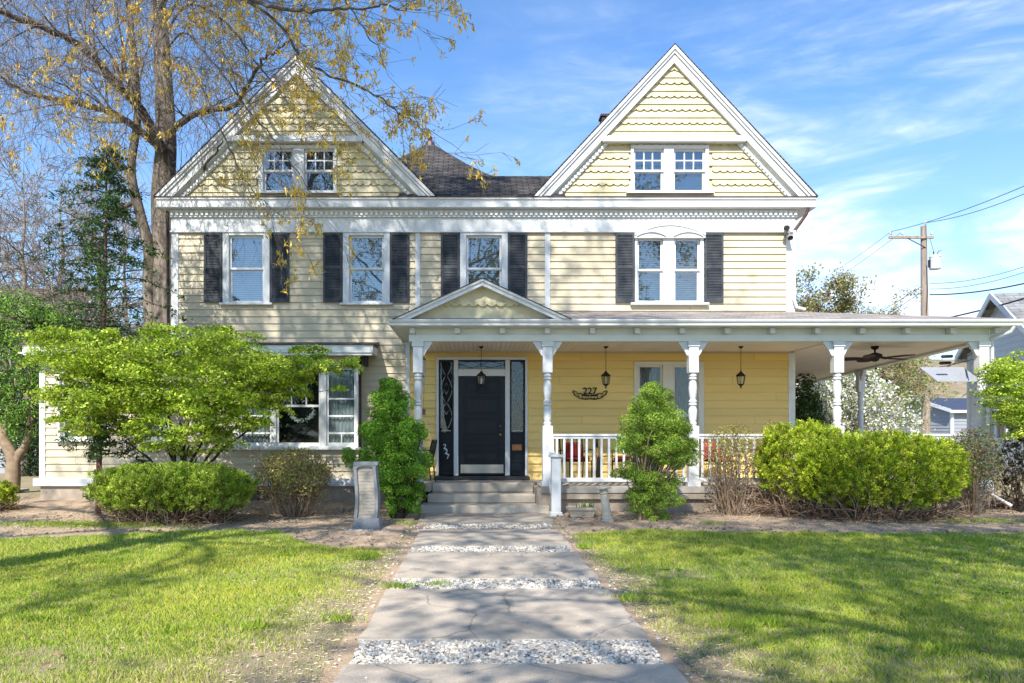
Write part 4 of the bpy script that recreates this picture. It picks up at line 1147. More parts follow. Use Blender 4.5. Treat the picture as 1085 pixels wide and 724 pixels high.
lawnsoil_m = gmat('lawn_soil', [(.34, .27, .17), (.26, .20, .13), (.24, .24, .09)], [(2.2, .42, .62), (9, .45, .7)])
soil_m = gmat('bed_soil', [(.44, .32, .215), (.28, .195, .125), (.52, .40, .28)], [(1.6, .45, .7), (22, .52, .75)], .9, 45)
hill_m = gmat('hill_slope', [(.24, .18, .11), (.10, .13, .05), (.30, .24, .17)], [(.06, .45, .58), (.16, .5, .62)], 0, 1)

m = MB(); m.quad((-1500, -300, GZ), (1500, -300, GZ), (1500, 1500, GZ), (-1500, 1500, GZ)); m.build('ground', lawnsoil_m, None, kind='structure')

def bed_edge(x):          # y of the boundary lawn / soil (photo-measured)
    xs = [-30, -9, -6.5, -4.4, -3.0, -2.3, -1.75, -.9, -.84, 1.26, 1.35, 2.6, 4.5, 8, 12, 30]
    ds = [10.3, 10.25, 10.5, 11.4, 11.35, 10.2, 9.7, 9.5, 9.5, 10.9, 11.0, 11.5, 11.1, 11.1, 11.1, 11.3]
    return np.interp(x, xs, ds) - 16
nx, ny = 420, 90
xs = np.linspace(-16, 18, nx)
ye = bed_edge(xs) + .07 * vnoise(np.stack([xs, 0 * xs, 0 * xs], 1), 5, 4) + .03 * vnoise(np.stack([xs, 0 * xs, 0 * xs], 1), 25, 5)
U = np.linspace(0, 1, ny)[None, :] ** 1.0
Yg = ye[:, None] + (0.3 - ye[:, None]) * U; Xg = np.repeat(xs[:, None], ny, 1)
P = np.stack([Xg.ravel(), Yg.ravel(), 0 * Xg.ravel()], 1)
ramp_ = np.clip((Yg - ye[:, None]) / .5, 0, 1).ravel()
Z = GZ + .006 + ramp_ * (.02 + .018 * vnoise(P, 3.0, 7) + .008 * vnoise(P, 17, 8) + .006 * np.random.default_rng(1).random(len(P)))
walkmask = (P[:, 0] > -1.0) & (P[:, 0] < 1.40) & (P[:, 1] < -1.9)
Z[walkmask] = GZ - .03
Z += np.where(P[:, 0] < -2.6, np.clip((P[:, 1] + 2.5) / 2, 0, 1) * .07, 0)
P[:, 2] = Z
i, j = np.meshgrid(np.arange(nx - 1), np.arange(ny - 1), indexing='ij'); a = (i * ny + j).ravel()
M = MB(); M.add(P, np.stack([a, a + ny, a + ny + 1, a + 1], 1)); M.build('soil_bed', soil_m, None, smooth=True, kind='structure')
def gz(x, y): return GZ + .02

# the walk: concrete slabs with gravel joints
def wx(y): return (-.83 + .0 * y, 1.25)
slabD = [(12.3, 13.9), (9.8, 11.5), (7.6, 9.3), (5.36, 7.08), (2.2, 4.78)]
for k, (d0, d1) in enumerate(slabD):
    rgs = random.Random(k); M = MB(); x0, x1 = (-.83, 1.26) if k else (-.88, 1.30)
    pts = []
    n = 14
    for q in range(n + 1): pts.append((x0 + (x1 - x0) * q / n, d0 - 16 + rgs.uniform(-.008, .008)))
    for q in range(1, n): pts.append((x1 + rgs.uniform(-.018, .012), d0 - 16 + (d1 - d0) * q / n))
    for q in range(n + 1): pts.append((x1 - (x1 - x0) * q / n, d1 - 16 + rgs.uniform(-.008, .008)))
    for q in range(1, n): pts.append((x0 + rgs.uniform(-.012, .018), d1 - 16 - (d1 - d0) * q / n))
    M.prism_xy(pts, GZ - .1, GZ + .022 + .003 * k)
    M.build('path_slab', pathconc_m, None, bevel=.008, kind='structure')
M = MB(); M.quad((-.95, -14, GZ + .004), (1.36, -14, GZ + .004), (1.36, -2.0, GZ + .004), (-.95, -2.0, GZ + .004)); M.build('path_bedding', soil_m, None, kind='structure')
# white gravel in the joints
rg = np.random.default_rng(5)
t_ = (1 + 5 ** .5) / 2
iv = np.array([[-1, t_, 0], [1, t_, 0], [-1, -t_, 0], [1, -t_, 0], [0, -1, t_], [0, 1, t_], [0, -1, -t_], [0, 1, -t_], [t_, 0, -1], [t_, 0, 1], [-t_, 0, -1], [-t_, 0, 1]], float); iv /= np.linalg.norm(iv[0])
jf = np.array([[0, 11, 5], [0, 5, 1], [0, 1, 7], [0, 7, 10], [0, 10, 11], [1, 5, 9], [5, 11, 4], [11, 10, 2], [10, 7, 6], [7, 1, 8], [3, 9, 4], [3, 4, 2], [3, 2, 6], [3, 6, 8], [3, 8, 9], [4, 9, 5], [2, 4, 11], [6, 2, 10], [8, 6, 7], [9, 8, 1]])
M = MB(); strips = [(4.78, 5.36, 6200), (7.08, 7.60, 4200), (9.30, 9.80, 2600), (11.62, 12.15, 1300)]
allp = []
for d0, d1, n in strips:
    x = rg.uniform(-.80, 1.22, n); y = rg.uniform(d0, d1, n) - 16; allp.append(np.stack([x, y, GZ + rg.uniform(.002, .024, n), rg.uniform(.0075, .0165, n)], 1))
n = 260; side = rg.random(n) < .5; yy = rg.uniform(4.4, 13.5, n) - 16
allp.append(np.stack([np.where(side, -.86 - rg.exponential(.08, n), 1.30 + rg.exponential(.07, n)), yy, np.full(n, GZ + .012), rg.uniform(.006, .015, n)], 1))
n = 160; allp.append(np.stack([rg.uniform(-.8, 1.2, n), rg.uniform(4.4, 12, n) - 16, np.full(n, GZ + .034), rg.uniform(.003, .007, n)], 1))
A_ = np.concatenate(allp); n = len(A_)
Q = rg.normal(size=(n, 12, 3)) * .11 + iv[None]
sc3 = A_[:, 3][:, None] * np.stack([rg.uniform(.8, 1.5, n), rg.uniform(.7, 1.2, n), rg.uniform(.5, .9, n)], 1)
ang = rg.uniform(0, 6.28, n); c_, s_ = np.cos(ang), np.sin(ang)
Q = Q * sc3[:, None, :]; Qx = Q[..., 0] * c_[:, None] - Q[..., 1] * s_[:, None]; Qy = Q[..., 0] * s_[:, None] + Q[..., 1] * c_[:, None]
Q = np.stack([Qx, Qy, Q[..., 2]], -1) + A_[:, None, :3]
g_ = np.clip(rg.normal(.50, .17, n), .12, .82); tint = np.where(rg.random(n)[:, None] < .14, np.array([[1, .80, .58]]), np.array([[1, .93, .82]]))
colr = np.repeat((g_[:, None] * tint), 12, 0)
M.add(Q.reshape(-1, 3), (np.arange(n)[:, None, None] * 12 + jf[None]).reshape(-1, 3), colr)
M.build('white_gravel', mat('pebble', (1, 1, 1), None, .7, attr=True), None, kind='stuff', label='white gravel filling the joints between the walk slabs', category='gravel')

# dead twigs and crumbs on the bed
M = MB(); n = 12000; x = rg.uniform(-12, 13, n); y = bed_edge(x) + rg.random(n) ** .8 * (-0.5 - bed_edge(x)); ok = ~((x > -1.0) & (x < 1.45))
x, y = x[ok], y[ok]; n = len(x); s3 = rg.uniform(.006, .024, n); zz = GZ + .03
Q = (rg.normal(size=(n, 12, 3)) * .2 + iv[None]) * s3[:, None, None] * np.array([1.2, 1, .7]) + np.stack([x, y, np.full(n, zz)], 1)[:, None, :]
g_ = rg.uniform(.10, .42, n)[:, None] * np.array([[1, .78, .58]]); colr = np.repeat(g_, 12, 0)
M.add(Q.reshape(-1, 3), (np.arange(n)[:, None, None] * 12 + jf[None]).reshape(-1, 3), colr)
n = 6500; x = rg.uniform(-12, 13, n); y = bed_edge(x) + rg.random(n) * (-0.5 - bed_edge(x)); ok = ~((x > -1.0) & (x < 1.45)); x, y = x[ok], y[ok]; n = len(x)
a = rg.uniform(0, 3.14, n); l = rg.uniform(.02, .07, n); z0 = GZ + .045 + rg.uniform(0, .02, n)
V = np.stack([np.stack([x, y, z0], 1), np.stack([x + l * np.cos(a), y + l * np.sin(a), z0 + .01], 1), np.stack([x + l * .5 * np.cos(a + .5), y + l * .5 * np.sin(a + .5), z0 + .012], 1)], 1)
M.add(V.reshape(-1, 3), np.arange(n * 3).reshape(-1, 3), np.repeat(rg.uniform(.15, .5, n)[:, None] * np.array([[1, .75, .5]]), 3, 0))
n = 5200; sd = rg.random(n) < .55; y = rg.uniform(3.9, 9.5, n) - 16; x = np.where(sd, -.90 - np.abs(rg.normal(0, .45, n)), 1.32 + np.abs(rg.normal(0, .3, n))); s3 = rg.uniform(.002, .008, n)
Q = (rg.normal(size=(n, 12, 3)) * .2 + iv[None]) * s3[:, None, None] + np.stack([x, y, np.full(n, GZ + .004)], 1)[:, None, :]
M.add(Q.reshape(-1, 3), (np.arange(n)[:, None, None] * 12 + jf[None]).reshape(-1, 3), np.repeat(rg.uniform(.12, .5, n)[:, None] * np.array([[1, .8, .6]]), 12, 0))
n = 5000; sd = rg.random(n) < .55; y = rg.uniform(3.9, 9.5, n) - 16; x = np.where(sd, -.90 - np.abs(rg.normal(0, .6, n)), 1.32 + np.abs(rg.normal(0, .45, n)))
a = rg.uniform(0, 6.28, n); l = rg.uniform(.015, .06, n); z0 = GZ + rg.uniform(.004, .02, n)
V = np.stack([np.stack([x, y, z0], 1), np.stack([x + l * np.cos(a), y + l * np.sin(a), z0 + .004], 1), np.stack([x + l * .5 * np.cos(a + .12), y + l * .5 * np.sin(a + .12), z0 + .006], 1)], 1)
M.add(V.reshape(-1, 3), np.arange(n * 3).reshape(-1, 3), np.repeat(rg.uniform(.3, .75, n)[:, None] * np.array([[1, .82, .5]]), 3, 0))
M.build('soil_crumbs', MATS['pebble'], None, kind='stuff', label='clods, wood chips and dead leaves scattered over the planting bed', category='mulch')

# grass blades
def grass():
    rg = np.random.default_rng(8)
    Ps = []
    for d0, d1, dens in ((3.6, 5.5, 9500), (5.5, 7.5, 6500), (7.5, 9.5, 4200), (9.5, 12.2, 3000)):
        w0, w1 = -.68 * d1 - .4, .80 * d1 + .4
        n = int((w1 - w0) * (d1 - d0) * dens); x = rg.uniform(w0, w1, n); y = rg.uniform(d0, d1, n) - 16
        Ps.append(np.stack([x, y, rg.random(n)], 1))
    P = np.concatenate(Ps)
    x, y = P[:, 0], P[:, 1]; P3 = np.stack([x, y, 0 * x], 1)
    big = vnoise(P3, 1.1, 3); mid = vnoise(P3, 4.0, 13); fine = vnoise(P3, 14, 23)
    keep = (x < -.90) | (x > 1.31)
    edge = bed_edge(x) - y + .10 * vnoise(P3, 9, 31)
    keep &= edge > 0
    dw = np.minimum(np.abs(x + .88), np.abs(x - 1.3))
    nearD = np.clip((11 - (y + 16)) / 6, 0, 1)
    # worn soil close to the walk, mainly on the left and close to the camera
    worn = np.clip(1 - dw / (.25 + 1.0 * nearD * (x < 0) + .45 * nearD * (x > 0)), 0, 1)
    corner = np.clip((5.6 - (y + 16)) / 1.6, 0, 1)
    dens = np.clip(.98 + .45 * big + .50 * mid + .35 * fine - 1.15 * worn - .5 * corner, .04, 1)
    keep &= P[:, 2] < dens
    x, y = x[keep], y[keep]; big, mid, fine, worn, corner = big[keep], mid[keep], fine[keep], worn[keep], corner[keep]; n = len(x)
    D = y + 16
    h = rg.uniform(.019, .052, n) * np.clip(1 + .5 * mid + .55 * fine, .45, 2.2) * (1 - .35 * worn) ; w = (.0011 + .00030 * D) * rg.uniform(.7, 1.3, n)
    a = rg.uniform(0, 6.28, n); b = rg.uniform(0, 6.28, n); lean = rg.uniform(.1, .95, n) * h
    base = np.stack([x, y, np.full(n, GZ + .001)], 1)
    wv = np.stack([np.cos(a) * w, np.sin(a) * w, 0 * w], 1); lv = np.stack([np.cos(b) * lean, np.sin(b) * lean, h], 1)
    midp = base + lv * np.array([.35, .35, .6])
    V = np.stack([base - wv, base + wv, midp + wv * .8, base + lv, midp - wv * .8], 1)
    g = np.array([.28, .43, .04]); yel = np.array([.66, .64, .11]); dry = np.array([.68, .58, .30]); dk = np.array([.13, .28, .03])
    t1 = np.clip(.36 + .42 * big + .38 * mid + rg.normal(0, .20, n) , 0, 1)[:, None]
    C = g * (1 - t1) + yel * t1
    t2 = (rg.random(n) < np.clip(.12 + .5 * worn + .35 * corner + .12 * fine - .1 * big, .03, .8))[:, None]
    C = np.where(t2, dry * rg.uniform(.7, 1.1, n)[:, None], C); t3 = (rg.random(n) < .18)[:, None]; C = np.where(t3 & ~t2, dk, C)
    M = MB(); F = np.arange(n)[:, None] * 5 + np.arange(5)[None]
    M.add(V.reshape(-1, 3), F, np.repeat(C, 5, 0))
    # tufts in the beds and in the gravel
    def tuft(cx, cy, sx, sy, k):
        x = rg.normal(cx, sx, k); y = rg.normal(cy, sy, k); h = rg.uniform(.03, .08, k); w = .006
        a = rg.uniform(0, 6.28, k); b = rg.uniform(0, 6.28, k)
        base = np.stack([x, y, np.full(k, GZ + .02)], 1); wv = np.stack([np.cos(a), np.sin(a), 0 * a], 1) * w; lv = np.stack([np.cos(b) * h * .6, np.sin(b) * h * .6, h], 1)
        V = np.stack([base - wv, base + wv, base + lv], 1); M.add(V.reshape(-1, 3), np.arange(k * 3).reshape(-1, 3), np.repeat(g * rg.uniform(.55, .95, k)[:, None] + yel * .12, 3, 0))
    tuft(-6.3, -4.0, .8, .22, 2200); tuft(-5.4, -4.2, .5, .12, 900); tuft(-.75, -8.8, .10, .06, 160); tuft(8.3, -3.6, .55, .12, 700); tuft(-1.15, -3.9, .1, .08, 160); tuft(3.8, -3.9, .12, .08, 120); tuft(-.35, -8.7, .06, .04, 60)
    # broad-leaved weeds and darker tufts
    for q in range(90):
        cx = rg.uniform(-7, 9); cy = rg.uniform(4.3, 10.8) - 16
        if -1.0 < cx < 1.4: continue
        if q % 3 == 0:
            k = rg.integers(6, 12)
            for u in range(k):
                a_ = rg.uniform(0, 6.28); l_ = rg.uniform(.04, .085); w_ = l_ * .2; ca, sa = math.cos(a_), math.sin(a_)
                M.add([(cx, cy, GZ + .01), (cx + ca * l_ * .6 - sa * w_, cy + sa * l_ * .6 + ca * w_, GZ + .035), (cx + ca * l_, cy + sa * l_, GZ + .03), (cx + ca * l_ * .6 + sa * w_, cy + sa * l_ * .6 - ca * w_, GZ + .035)], [(0, 1, 2, 3)], dk * rg.uniform(.8, 1.6))
        else: tuft(cx, cy, rg.uniform(.03, .09), rg.uniform(.03, .08), int(rg.integers(60, 180)))
    M.build('grass', blade_m, None, kind='stuff', label='short patchy spring grass on the front lawn', category='grass')
grass()
# a few dead leaves lying on the lawn
M = MB(); n = 150; x = rg.uniform(-7, 9, n); y = rg.uniform(4.2, 11, n) - 16; k = (x < -.9) | (x > 1.3); x, y = x[k], y[k]; n = len(x)
a = rg.uniform(0, 6.28, n); s_ = rg.uniform(.015, .035, n)
V = np.stack([np.stack([x + s_ * np.cos(a + q), y + s_ * np.sin(a + q), GZ + .035 + .02 * rg.random(n)], 1) for q in (0, 1.3, 3.1, 4.4)], 1)
M.add(V.reshape(-1, 3), np.arange(4 * n).reshape(-1, 4), np.repeat(rg.uniform(.12, .4, n)[:, None] * np.array([[1, .6, .35]]), 4, 0))
M.build('fallen_leaves', MATS['pebble'], None, kind='stuff', label='small brown dead leaves lying in the lawn', category='leaves')
# ------------------------------------------------------------------ vegetation helpers
def leaves(mb, P, size, rg, cols, nrm=None, flat=0.0, asp=.5, cvar=.18, tipdown=0.0, clump=None):
    """diamond leaves at P; cols: list of rgb; nrm: preferred normals; flat: pull of the normal towards +z"""
    n = len(P); size = np.broadcast_to(size, (n,)) * rg.uniform(.65, 1.35, n)
    N_ = rg.normal(size=(n, 3))
    if nrm is not None: N_ = N_ * .65 + nrm * 1.0
    N_[:, 2] += flat
    N_ /= np.linalg.norm(N_, axis=1)[:, None] + 1e-9
    T = rg.normal(size=(n, 3)); T[:, 2] -= tipdown; T -= (T * N_).sum(1)[:, None] * N_; T /= np.linalg.norm(T, axis=1)[:, None] + 1e-9
    B = np.cross(N_, T)
    s = size[:, None]
    V = np.stack([P - T * s * .5, P + B * s * asp * .5 + N_ * s * .08, P + T * s * .5, P - B * s * asp * .5 + N_ * s * .08], 1)
    C = np.asarray(cols)[rg.integers(0, len(cols), n)]
    C = C * (1 + rg.normal(0, cvar, n))[:, None]
    if clump is not None: C = C * clump[:, None]
    C = np.clip(C, .004, 1)
    mb.add(V.reshape(-1, 3), np.arange(4 * n).reshape(-1, 4), np.repeat(C, 4, 0))

def shell_pts(c, r, n, rg, p=2.4, depth=.3, lump=.14, ls=3.0, seed=1, zmin=-1, bottom_fade=True):
    d = rg.normal(size=(n * 2, 3)); d /= np.linalg.norm(d, axis=1)[:, None]
    k = (np.abs(d) ** p).sum(1) ** (-1 / p); S = d * k[:, None]
    lum = 1 + lump * vnoise(d * 2.0 + seed, ls, seed) + lump * .5 * vnoise(d * 2 + seed, ls * 3, seed + 3)
    u = 1 - depth * rg.random(n * 2) ** 1.6
    Q = S * (lum * u)[:, None]
    kz = Q[:, 2] > zmin; Q = Q[kz][:n]; nr = d[kz][:n]
    return np.asarray(c) + Q * np.asarray(r), nr, (u[kz][:n])

def stems(mb, base, n, rg, spread, h, r=.008, wig=.05, k=4, curve=.3, col=None, fan=1.0, thick=.15):
    for i in range(n):
        a = rg.uniform(0, 6.28); q = rg.random() ** .6
        e = np.array([spread[0] * q * math.cos(a), spread[1] * q * math.sin(a), h * rg.uniform(.6, 1.0)])
        s0 = np.array([e[0] * thick, e[1] * thick, 0]); n_ = 6
        pts = []
        for j in range(n_ + 1):
            u = j / n_; pts.append(base + s0 + (e - s0) * np.array([u ** .8, u ** .8, u]) + rg.normal(0, wig, 3) * (0 < j) * u * .5)
        mb.tube(pts, np.linspace(r, r * .35, n_ + 1), k, col)
        if rg.random() < .7:
            j = rg.integers(2, 5); q0 = pts[j]; d = rg.normal(0, 1, 3); d[2] = abs(d[2]) + .6; d /= np.linalg.norm(d)
            L_ = rg.uniform(.2, .45) * h; mb.tube([q0, q0 + d * L_ * .5 + rg.normal(0, wig * .4, 3), q0 + d * L_], [r * .6, r * .45, r * .25], 3, col)

def sph_clumps(mb, clumps, per, size, rg, cols, flat=.2, asp=.55, depth=.5, dens=1.0, needle=False):
    """foliage as many small overlapping rounded sprays"""
    for (c, r) in clumps:
        n = int(per * dens); P, nr, u = shell_pts(c, r, n, rg, 2.0, depth, .12, 2.5, int(abs(c[0] * 77 + c[2] * 31)) % 97)
        cl = rg.uniform(.8, 1.18)
        leaves(mb, P, size, rg, cols, nr, flat, asp, clump=np.full(len(P), cl))

GREEN_HEDGE = [(.30, .45, .035), (.42, .57, .05), (.54, .66, .08), (.15, .26, .02), (.64, .70, .15)]
GREEN_BRIGHT = [(.50, .62, .035), (.64, .73, .05), (.34, .48, .03), (.76, .77, .10), (.17, .29, .02)]
GREEN_THUJA = [(.16, .37, .03), (.24, .48, .035), (.10, .24, .02), (.42, .62, .06)]
GREEN_CONIF = [(.27, .46, .035), (.36, .56, .05), (.52, .66, .08), (.16, .28, .02), (.46, .48, .14)]

def tangle(mb, rx_, ry, h, n, rg, r=.007, L=(.3, .8), curl=.55, up=.35):
    for i in range(n):
        a = rg.uniform(0, 6.28); q = rg.random() ** .5
        p = np.array([rx_ * q * .85 * math.cos(a), ry * q * .85 * math.sin(a), rg.uniform(.0, h * .7)])
        d = np.array([math.cos(a) * .9 + rg.normal(0, .5), math.sin(a) * .9 + rg.normal(0, .5), rg.normal(up, .5)]); d /= np.linalg.norm(d)
        n_ = 6; L_ = rg.uniform(*L) ; pts = [p]
        for j in range(n_):
            d = d + rg.normal(0, curl * .6, 3); d /= np.linalg.norm(d); p = p + d * L_ / n_; p[2] = max(p[2], .01); pts.append(p)
        mb.tube(pts, np.linspace(r * rg.uniform(.6, 1.5), r * .35, n_ + 1), 4)

def sprays(mb, C, nr, rg, cols, per, rad_, leaf, asp=.38, up=.7, flatpad=.6):
    """feathery sprays: each a small fan of leaves pointing outwards and up"""
    n = len(C); k = per
    A = nr * .8 + rg.normal(0, .35, (n, 3)); A[:, 2] += up; A /= np.linalg.norm(A, axis=1)[:, None]
    R = np.repeat(A, k, 0); base = np.repeat(C, k, 0)
    along = rg.random(n * k) ** .8
    off = rg.normal(0, 1, (n * k, 3)); off -= (off * R).sum(1)[:, None] * R
    P = base + R * (along * rad_ * 1.6)[:, None] + off * (rad_ * .42 * (1.15 - along * .6))[:, None]
    sz = leaf * rg.uniform(.6, 1.3, n * k); T = R + off * .45 + rg.normal(0, .2, (n * k, 3)); T /= np.linalg.norm(T, axis=1)[:, None]
    N_ = rg.normal(0, .5, (n * k, 3)) + np.repeat(nr, k, 0) * .7; N_[:, 2] += .4; N_ -= (N_ * T).sum(1)[:, None] * T; N_ /= np.linalg.norm(N_, axis=1)[:, None]
    B = np.cross(N_, T); s = sz[:, None]
    V = np.stack([P - T * s * .5, P + B * s * asp * .5, P + T * s * .5, P - B * s * asp * .5], 1)
    cc = np.asarray(cols); Ci = cc[rg.integers(0, len(cols), n)]; Ci = np.repeat(Ci, k, 0) * .6 + cc[rg.integers(0, len(cols), n * k)] * .4
    Ci = Ci * np.repeat(np.where(rg.random(n) < .06, .45, rg.uniform(.55, 1.22, n)), k)[:, None] * rg.normal(1, .12, n * k)[:, None]
    mb.add(V.reshape(-1, 3), np.arange(4 * n * k).reshape(-1, 4), np.repeat(np.clip(Ci, .004, 1), 4, 0))

def hedge(name, label, cat, x0, x1, yc, ry, z1, n, seed, cols, zb=.28, leaf=.042, group=None, slope=0.0, p=2.8):
    rg = np.random.default_rng(seed); cx = (x0 + x1) / 2; rx_ = (x1 - x0) / 2
    t = thing(name, label, cat, (cx, yc, GZ), group)
    zc = (zb + z1) / 2 - GZ; rz_ = (z1 - zb) / 2
    M = MB(); nc = n // 24
    C, nr, u = shell_pts((0, 0, zc), (rx_ * .93, ry * .93, rz_ * .95), nc, rg, p, .24, .20, 4.2, seed)
    low = (C[:, 2] - (zb - GZ)) / (z1 - zb); keep = rg.random(len(C)) < np.clip(low * 1.6 + .20 + .75 * vnoise(C, 4.5, seed), .03, 1)
    C[:, 2] += slope * C[:, 0] / rx_ * np.clip(low, 0, 1)
    sprays(M, C[keep], nr[keep], rg, cols, 30, .058, leaf)
    C, nr, u = shell_pts((0, 0, zc), (rx_ * .8, ry * .8, rz_ * .8), nc, rg, p, .5, .10, 3.4, seed + 9)
    keep = rg.random(len(C)) < np.clip((C[:, 2] - (zb - GZ)) / (z1 - zb) * 1.5 + .3, .03, 1)
    C[:, 2] += slope * C[:, 0] / rx_ * np.clip((C[:, 2] - (zb - GZ)) / (z1 - zb), 0, 1)
    sprays(M, C[keep], nr[keep], rg, cols, 12, .06, leaf * 1.1)
    M.build('foliage', leaf_m, t)
    M = MB(); stems(M, np.array([0, 0, 0.0]), int(22 + 20 * rx_), rg, (rx_ * .9, ry * .9), (z1 - GZ) * .85, .014, .12, thick=.5)
    tangle(M, rx_, ry, (zb - GZ) * 1.5, int(130 * rx_ + 30), rg)
    M.build('stems', palebark_m, t)
    M = MB(); tangle(M, rx_ * .95, ry * .95, (zb - GZ) * 1.6, int(200 * rx_ + 40), rg, .006, (.2, .6))
    M.build('bare_twigs', redbark_m, t)
    return t
hedge('clipped_hedge', 'low clipped rounded green hedge on the left with bare brown twigs along its foot', 'hedge', fx(99, 12.2), fx(268, 12.2), -3.75, .62, fz(495, 12), 60000, 3, GREEN_HEDGE, zb=.14)
hedge('clipped_hedge', 'yellow-green clipped hedge close against the porch rail, left of the widest right-hand hedge', 'hedge', fx(800, 13.3), fx(895, 13.3), -2.75, .42, fz(448, 13.2), 30000, 4, GREEN_BRIGHT, zb=.22)
hedge('clipped_hedge', 'widest yellow-green clipped hedge before the right end of the porch, bare branches at its foot', 'hedge', fx(846, 12.6), fx(1018, 12.9), -3.25, .68, fz(461, 12.7), 72000, 5, GREEN_BRIGHT, zb=.16)
hedge('small_shrub', 'little yellow-green shrub cut by the left edge of the photo', 'shrub', fx(-16, 14), fx(12, 14), -2.0, .3, fz(513, 14), 5000, 6, GREEN_BRIGHT, zb=.0)

def twiggy(name, label, x0, x1, yc, ry, z1, seed, cols, nst, nleaf, lsize=.03, mt=None, leafz=.5):
    rg = np.random.default_rng(seed); cx = (x0 + x1) / 2; rx_ = (x1 - x0) / 2
    t = thing(name, label, 'shrub', (cx, yc, GZ)); M = MB()
    stems(M, np.zeros(3), nst // 3, rg, (rx_, ry), z1 - GZ, .010, .10, thick=.3); tangle(M, rx_, ry, (z1 - GZ) * 1.1, int(nst * 1.7), rg, .006, (.2, .55), .5, .8); M.build('stems', mt or palebark_m, t)
    M = MB(); P, nr, u = shell_pts((0, 0, (z1 - GZ) * .62), (rx_, ry, (z1 - GZ) * .40), nleaf, rg, 2.3, .6, .16, 3, seed)
    k = rg.random(len(P)) < np.clip((P[:, 2] / (z1 - GZ) - leafz + .25) * 2 + .3 * vnoise(P, 6, seed), .05, 1)
    leaves(M, P[k], lsize, rg, cols, nr[k], .3, .55, cvar=.25); M.build('foliage', leaf_m, t)
    return t
OLIVE = [(.36, .38, .07), (.45, .44, .09), (.28, .24, .07), (.50, .52, .12), (.42, .22, .09)]
twiggy('barberry_shrub', 'sparse yellow and rust barberry shrub of fine twigs below the bay window', fx(272, 13.2), fx(352, 13.2), -2.85, .5, fz(477, 13.2), 12, OLIVE, 170, 6500, .042, leafz=.42)
twiggy('bare_shrub', 'nearly bare clipped shrub of upright tan twigs before the porch railing', fx(744, 13.5), fx(806, 13.5), -2.55, .36, fz(452, 13.4), 13, OLIVE, 130, 4600, .042, leafz=.72)
twiggy('bare_shrub', 'narrow thinly leaved shrub squeezed between the bare tan shrub and the right-hand hedges', fx(800, 13.6), fx(836, 13.6), -2.45, .3, fz(448, 13.5), 14, OLIVE, 45, 2600, .042, leafz=.6)
twiggy('corner_shrub', 'loose pinkish green shrub with tangled tan twigs at the right corner post', fx(1000, 13.6), fx(1052, 13.6), -2.5, .45, fz(455, 13.6), 15, [(.16, .24, .05), (.25, .27, .08), (.33, .19, .12), (.12, .18, .04)], 110, 4200, .045, leafz=.35)

# cone shaped clipped conifers built from dense rounded pads
def pads(mb, specs, D, rg, cols, per, size, yj=.3):
    cl = []
    for (px, py, rpx, rpy, cnt, pr) in specs:
        for i in range(cnt):
            a = rg.uniform(0, 6.28); q = rg.random() ** .5
            x = px + rpx * q * math.cos(a); z = py + rpy * q * math.sin(a)
            room = math.sqrt(max(0, 1 - q * q)); y = rg.uniform(-1, .4) * rpx * D / FPX * room * .95
            r = pr * rg.uniform(.75, 1.25) * D / FPX
            cl.append((np.array([fx(x, D), y, fz(z, D)]), (r, r, r * .75)))
    for c, r in cl:
        P, nr, u = shell_pts((0, 0, 0), np.array(r) * .95, int(per * 1.1), rg, 2.2, .28, .22, 3.5, int(abs(c[0] * 77 + c[2] * 31)) % 97)
        hgt_ = np.clip(P[:, 2] / r[2], -1, 1); leaves(mb, P + c, size * .82, rg, cols, nr, .5, .5, cvar=.22, clump=np.full(len(P), rg.uniform(.65, 1.2)))
    return cl
def conifer(name, label, specs, D, seed, cols, per, size, basepx, mt, legs=6):
    rg = np.random.default_rng(seed); bx = fx(basepx, D)
    t = thing(name, label, 'conifer', (bx, D - 16, GZ))
    M = MB(origin=(bx, 0, GZ)); cl = pads(M, specs, D, rg, cols, per, size); M.build('foliage', leaf_m, t)
    M = MB(); topz = max(c[2] for c, r in cl)
    for c, r in cl[::2]:
        e = np.array([c[0] - bx, c[1], c[2] - GZ]); s0 = rg.normal(0, .03, 3); s0[2] = 0
        M.tube([s0, s0 + e * np.array([.25, .25, .45]) + rg.normal(0, .02, 3), s0 + e * np.array([.7, .7, .8]) + rg.normal(0, .02, 3), e], [.022, .016, .01, .004], 5)
    M.build('stems', mt, t)
spL = [(413, 411, 8, 8, 12, 8), (414, 430, 20, 15, 40, 8.5), (418, 460, 31, 18, 76, 8.5), (421, 492, 34, 20, 80, 8.5), (400, 478, 16, 10, 8, 7), (374, 484, 9, 7, 4, 7), (424, 520, 22, 14, 22, 8), (428, 540, 16, 9, 10, 7)]
conifer('dense_conifer', 'tall dense emerald conifer left of the front steps, behind the stone marker', spL, 12.9, 21, GREEN_THUJA, 440, .036, 424, darkbark_m)
spR = [(692, 414, 7, 6, 10, 8), (692, 430, 22, 14, 30, 9), (694, 450, 33, 15, 50, 10), (693, 470, 38, 12, 46, 9), (710, 484, 26, 10, 16, 8), (665, 499, 20, 8, 10, 8), (690, 508, 28, 10, 14, 8), (700, 526, 24, 12, 14, 8), (678, 530, 18, 14, 12, 8), (692, 545, 16, 5, 6, 6), (730, 476, 8, 8, 5, 7)]
conifer('clipped_conifer', 'yellow-green clipped conifer with open tiers right of the steps before the railing', spR, 12.6, 22, GREEN_CONIF, 420, .036, 683, palebark_m)

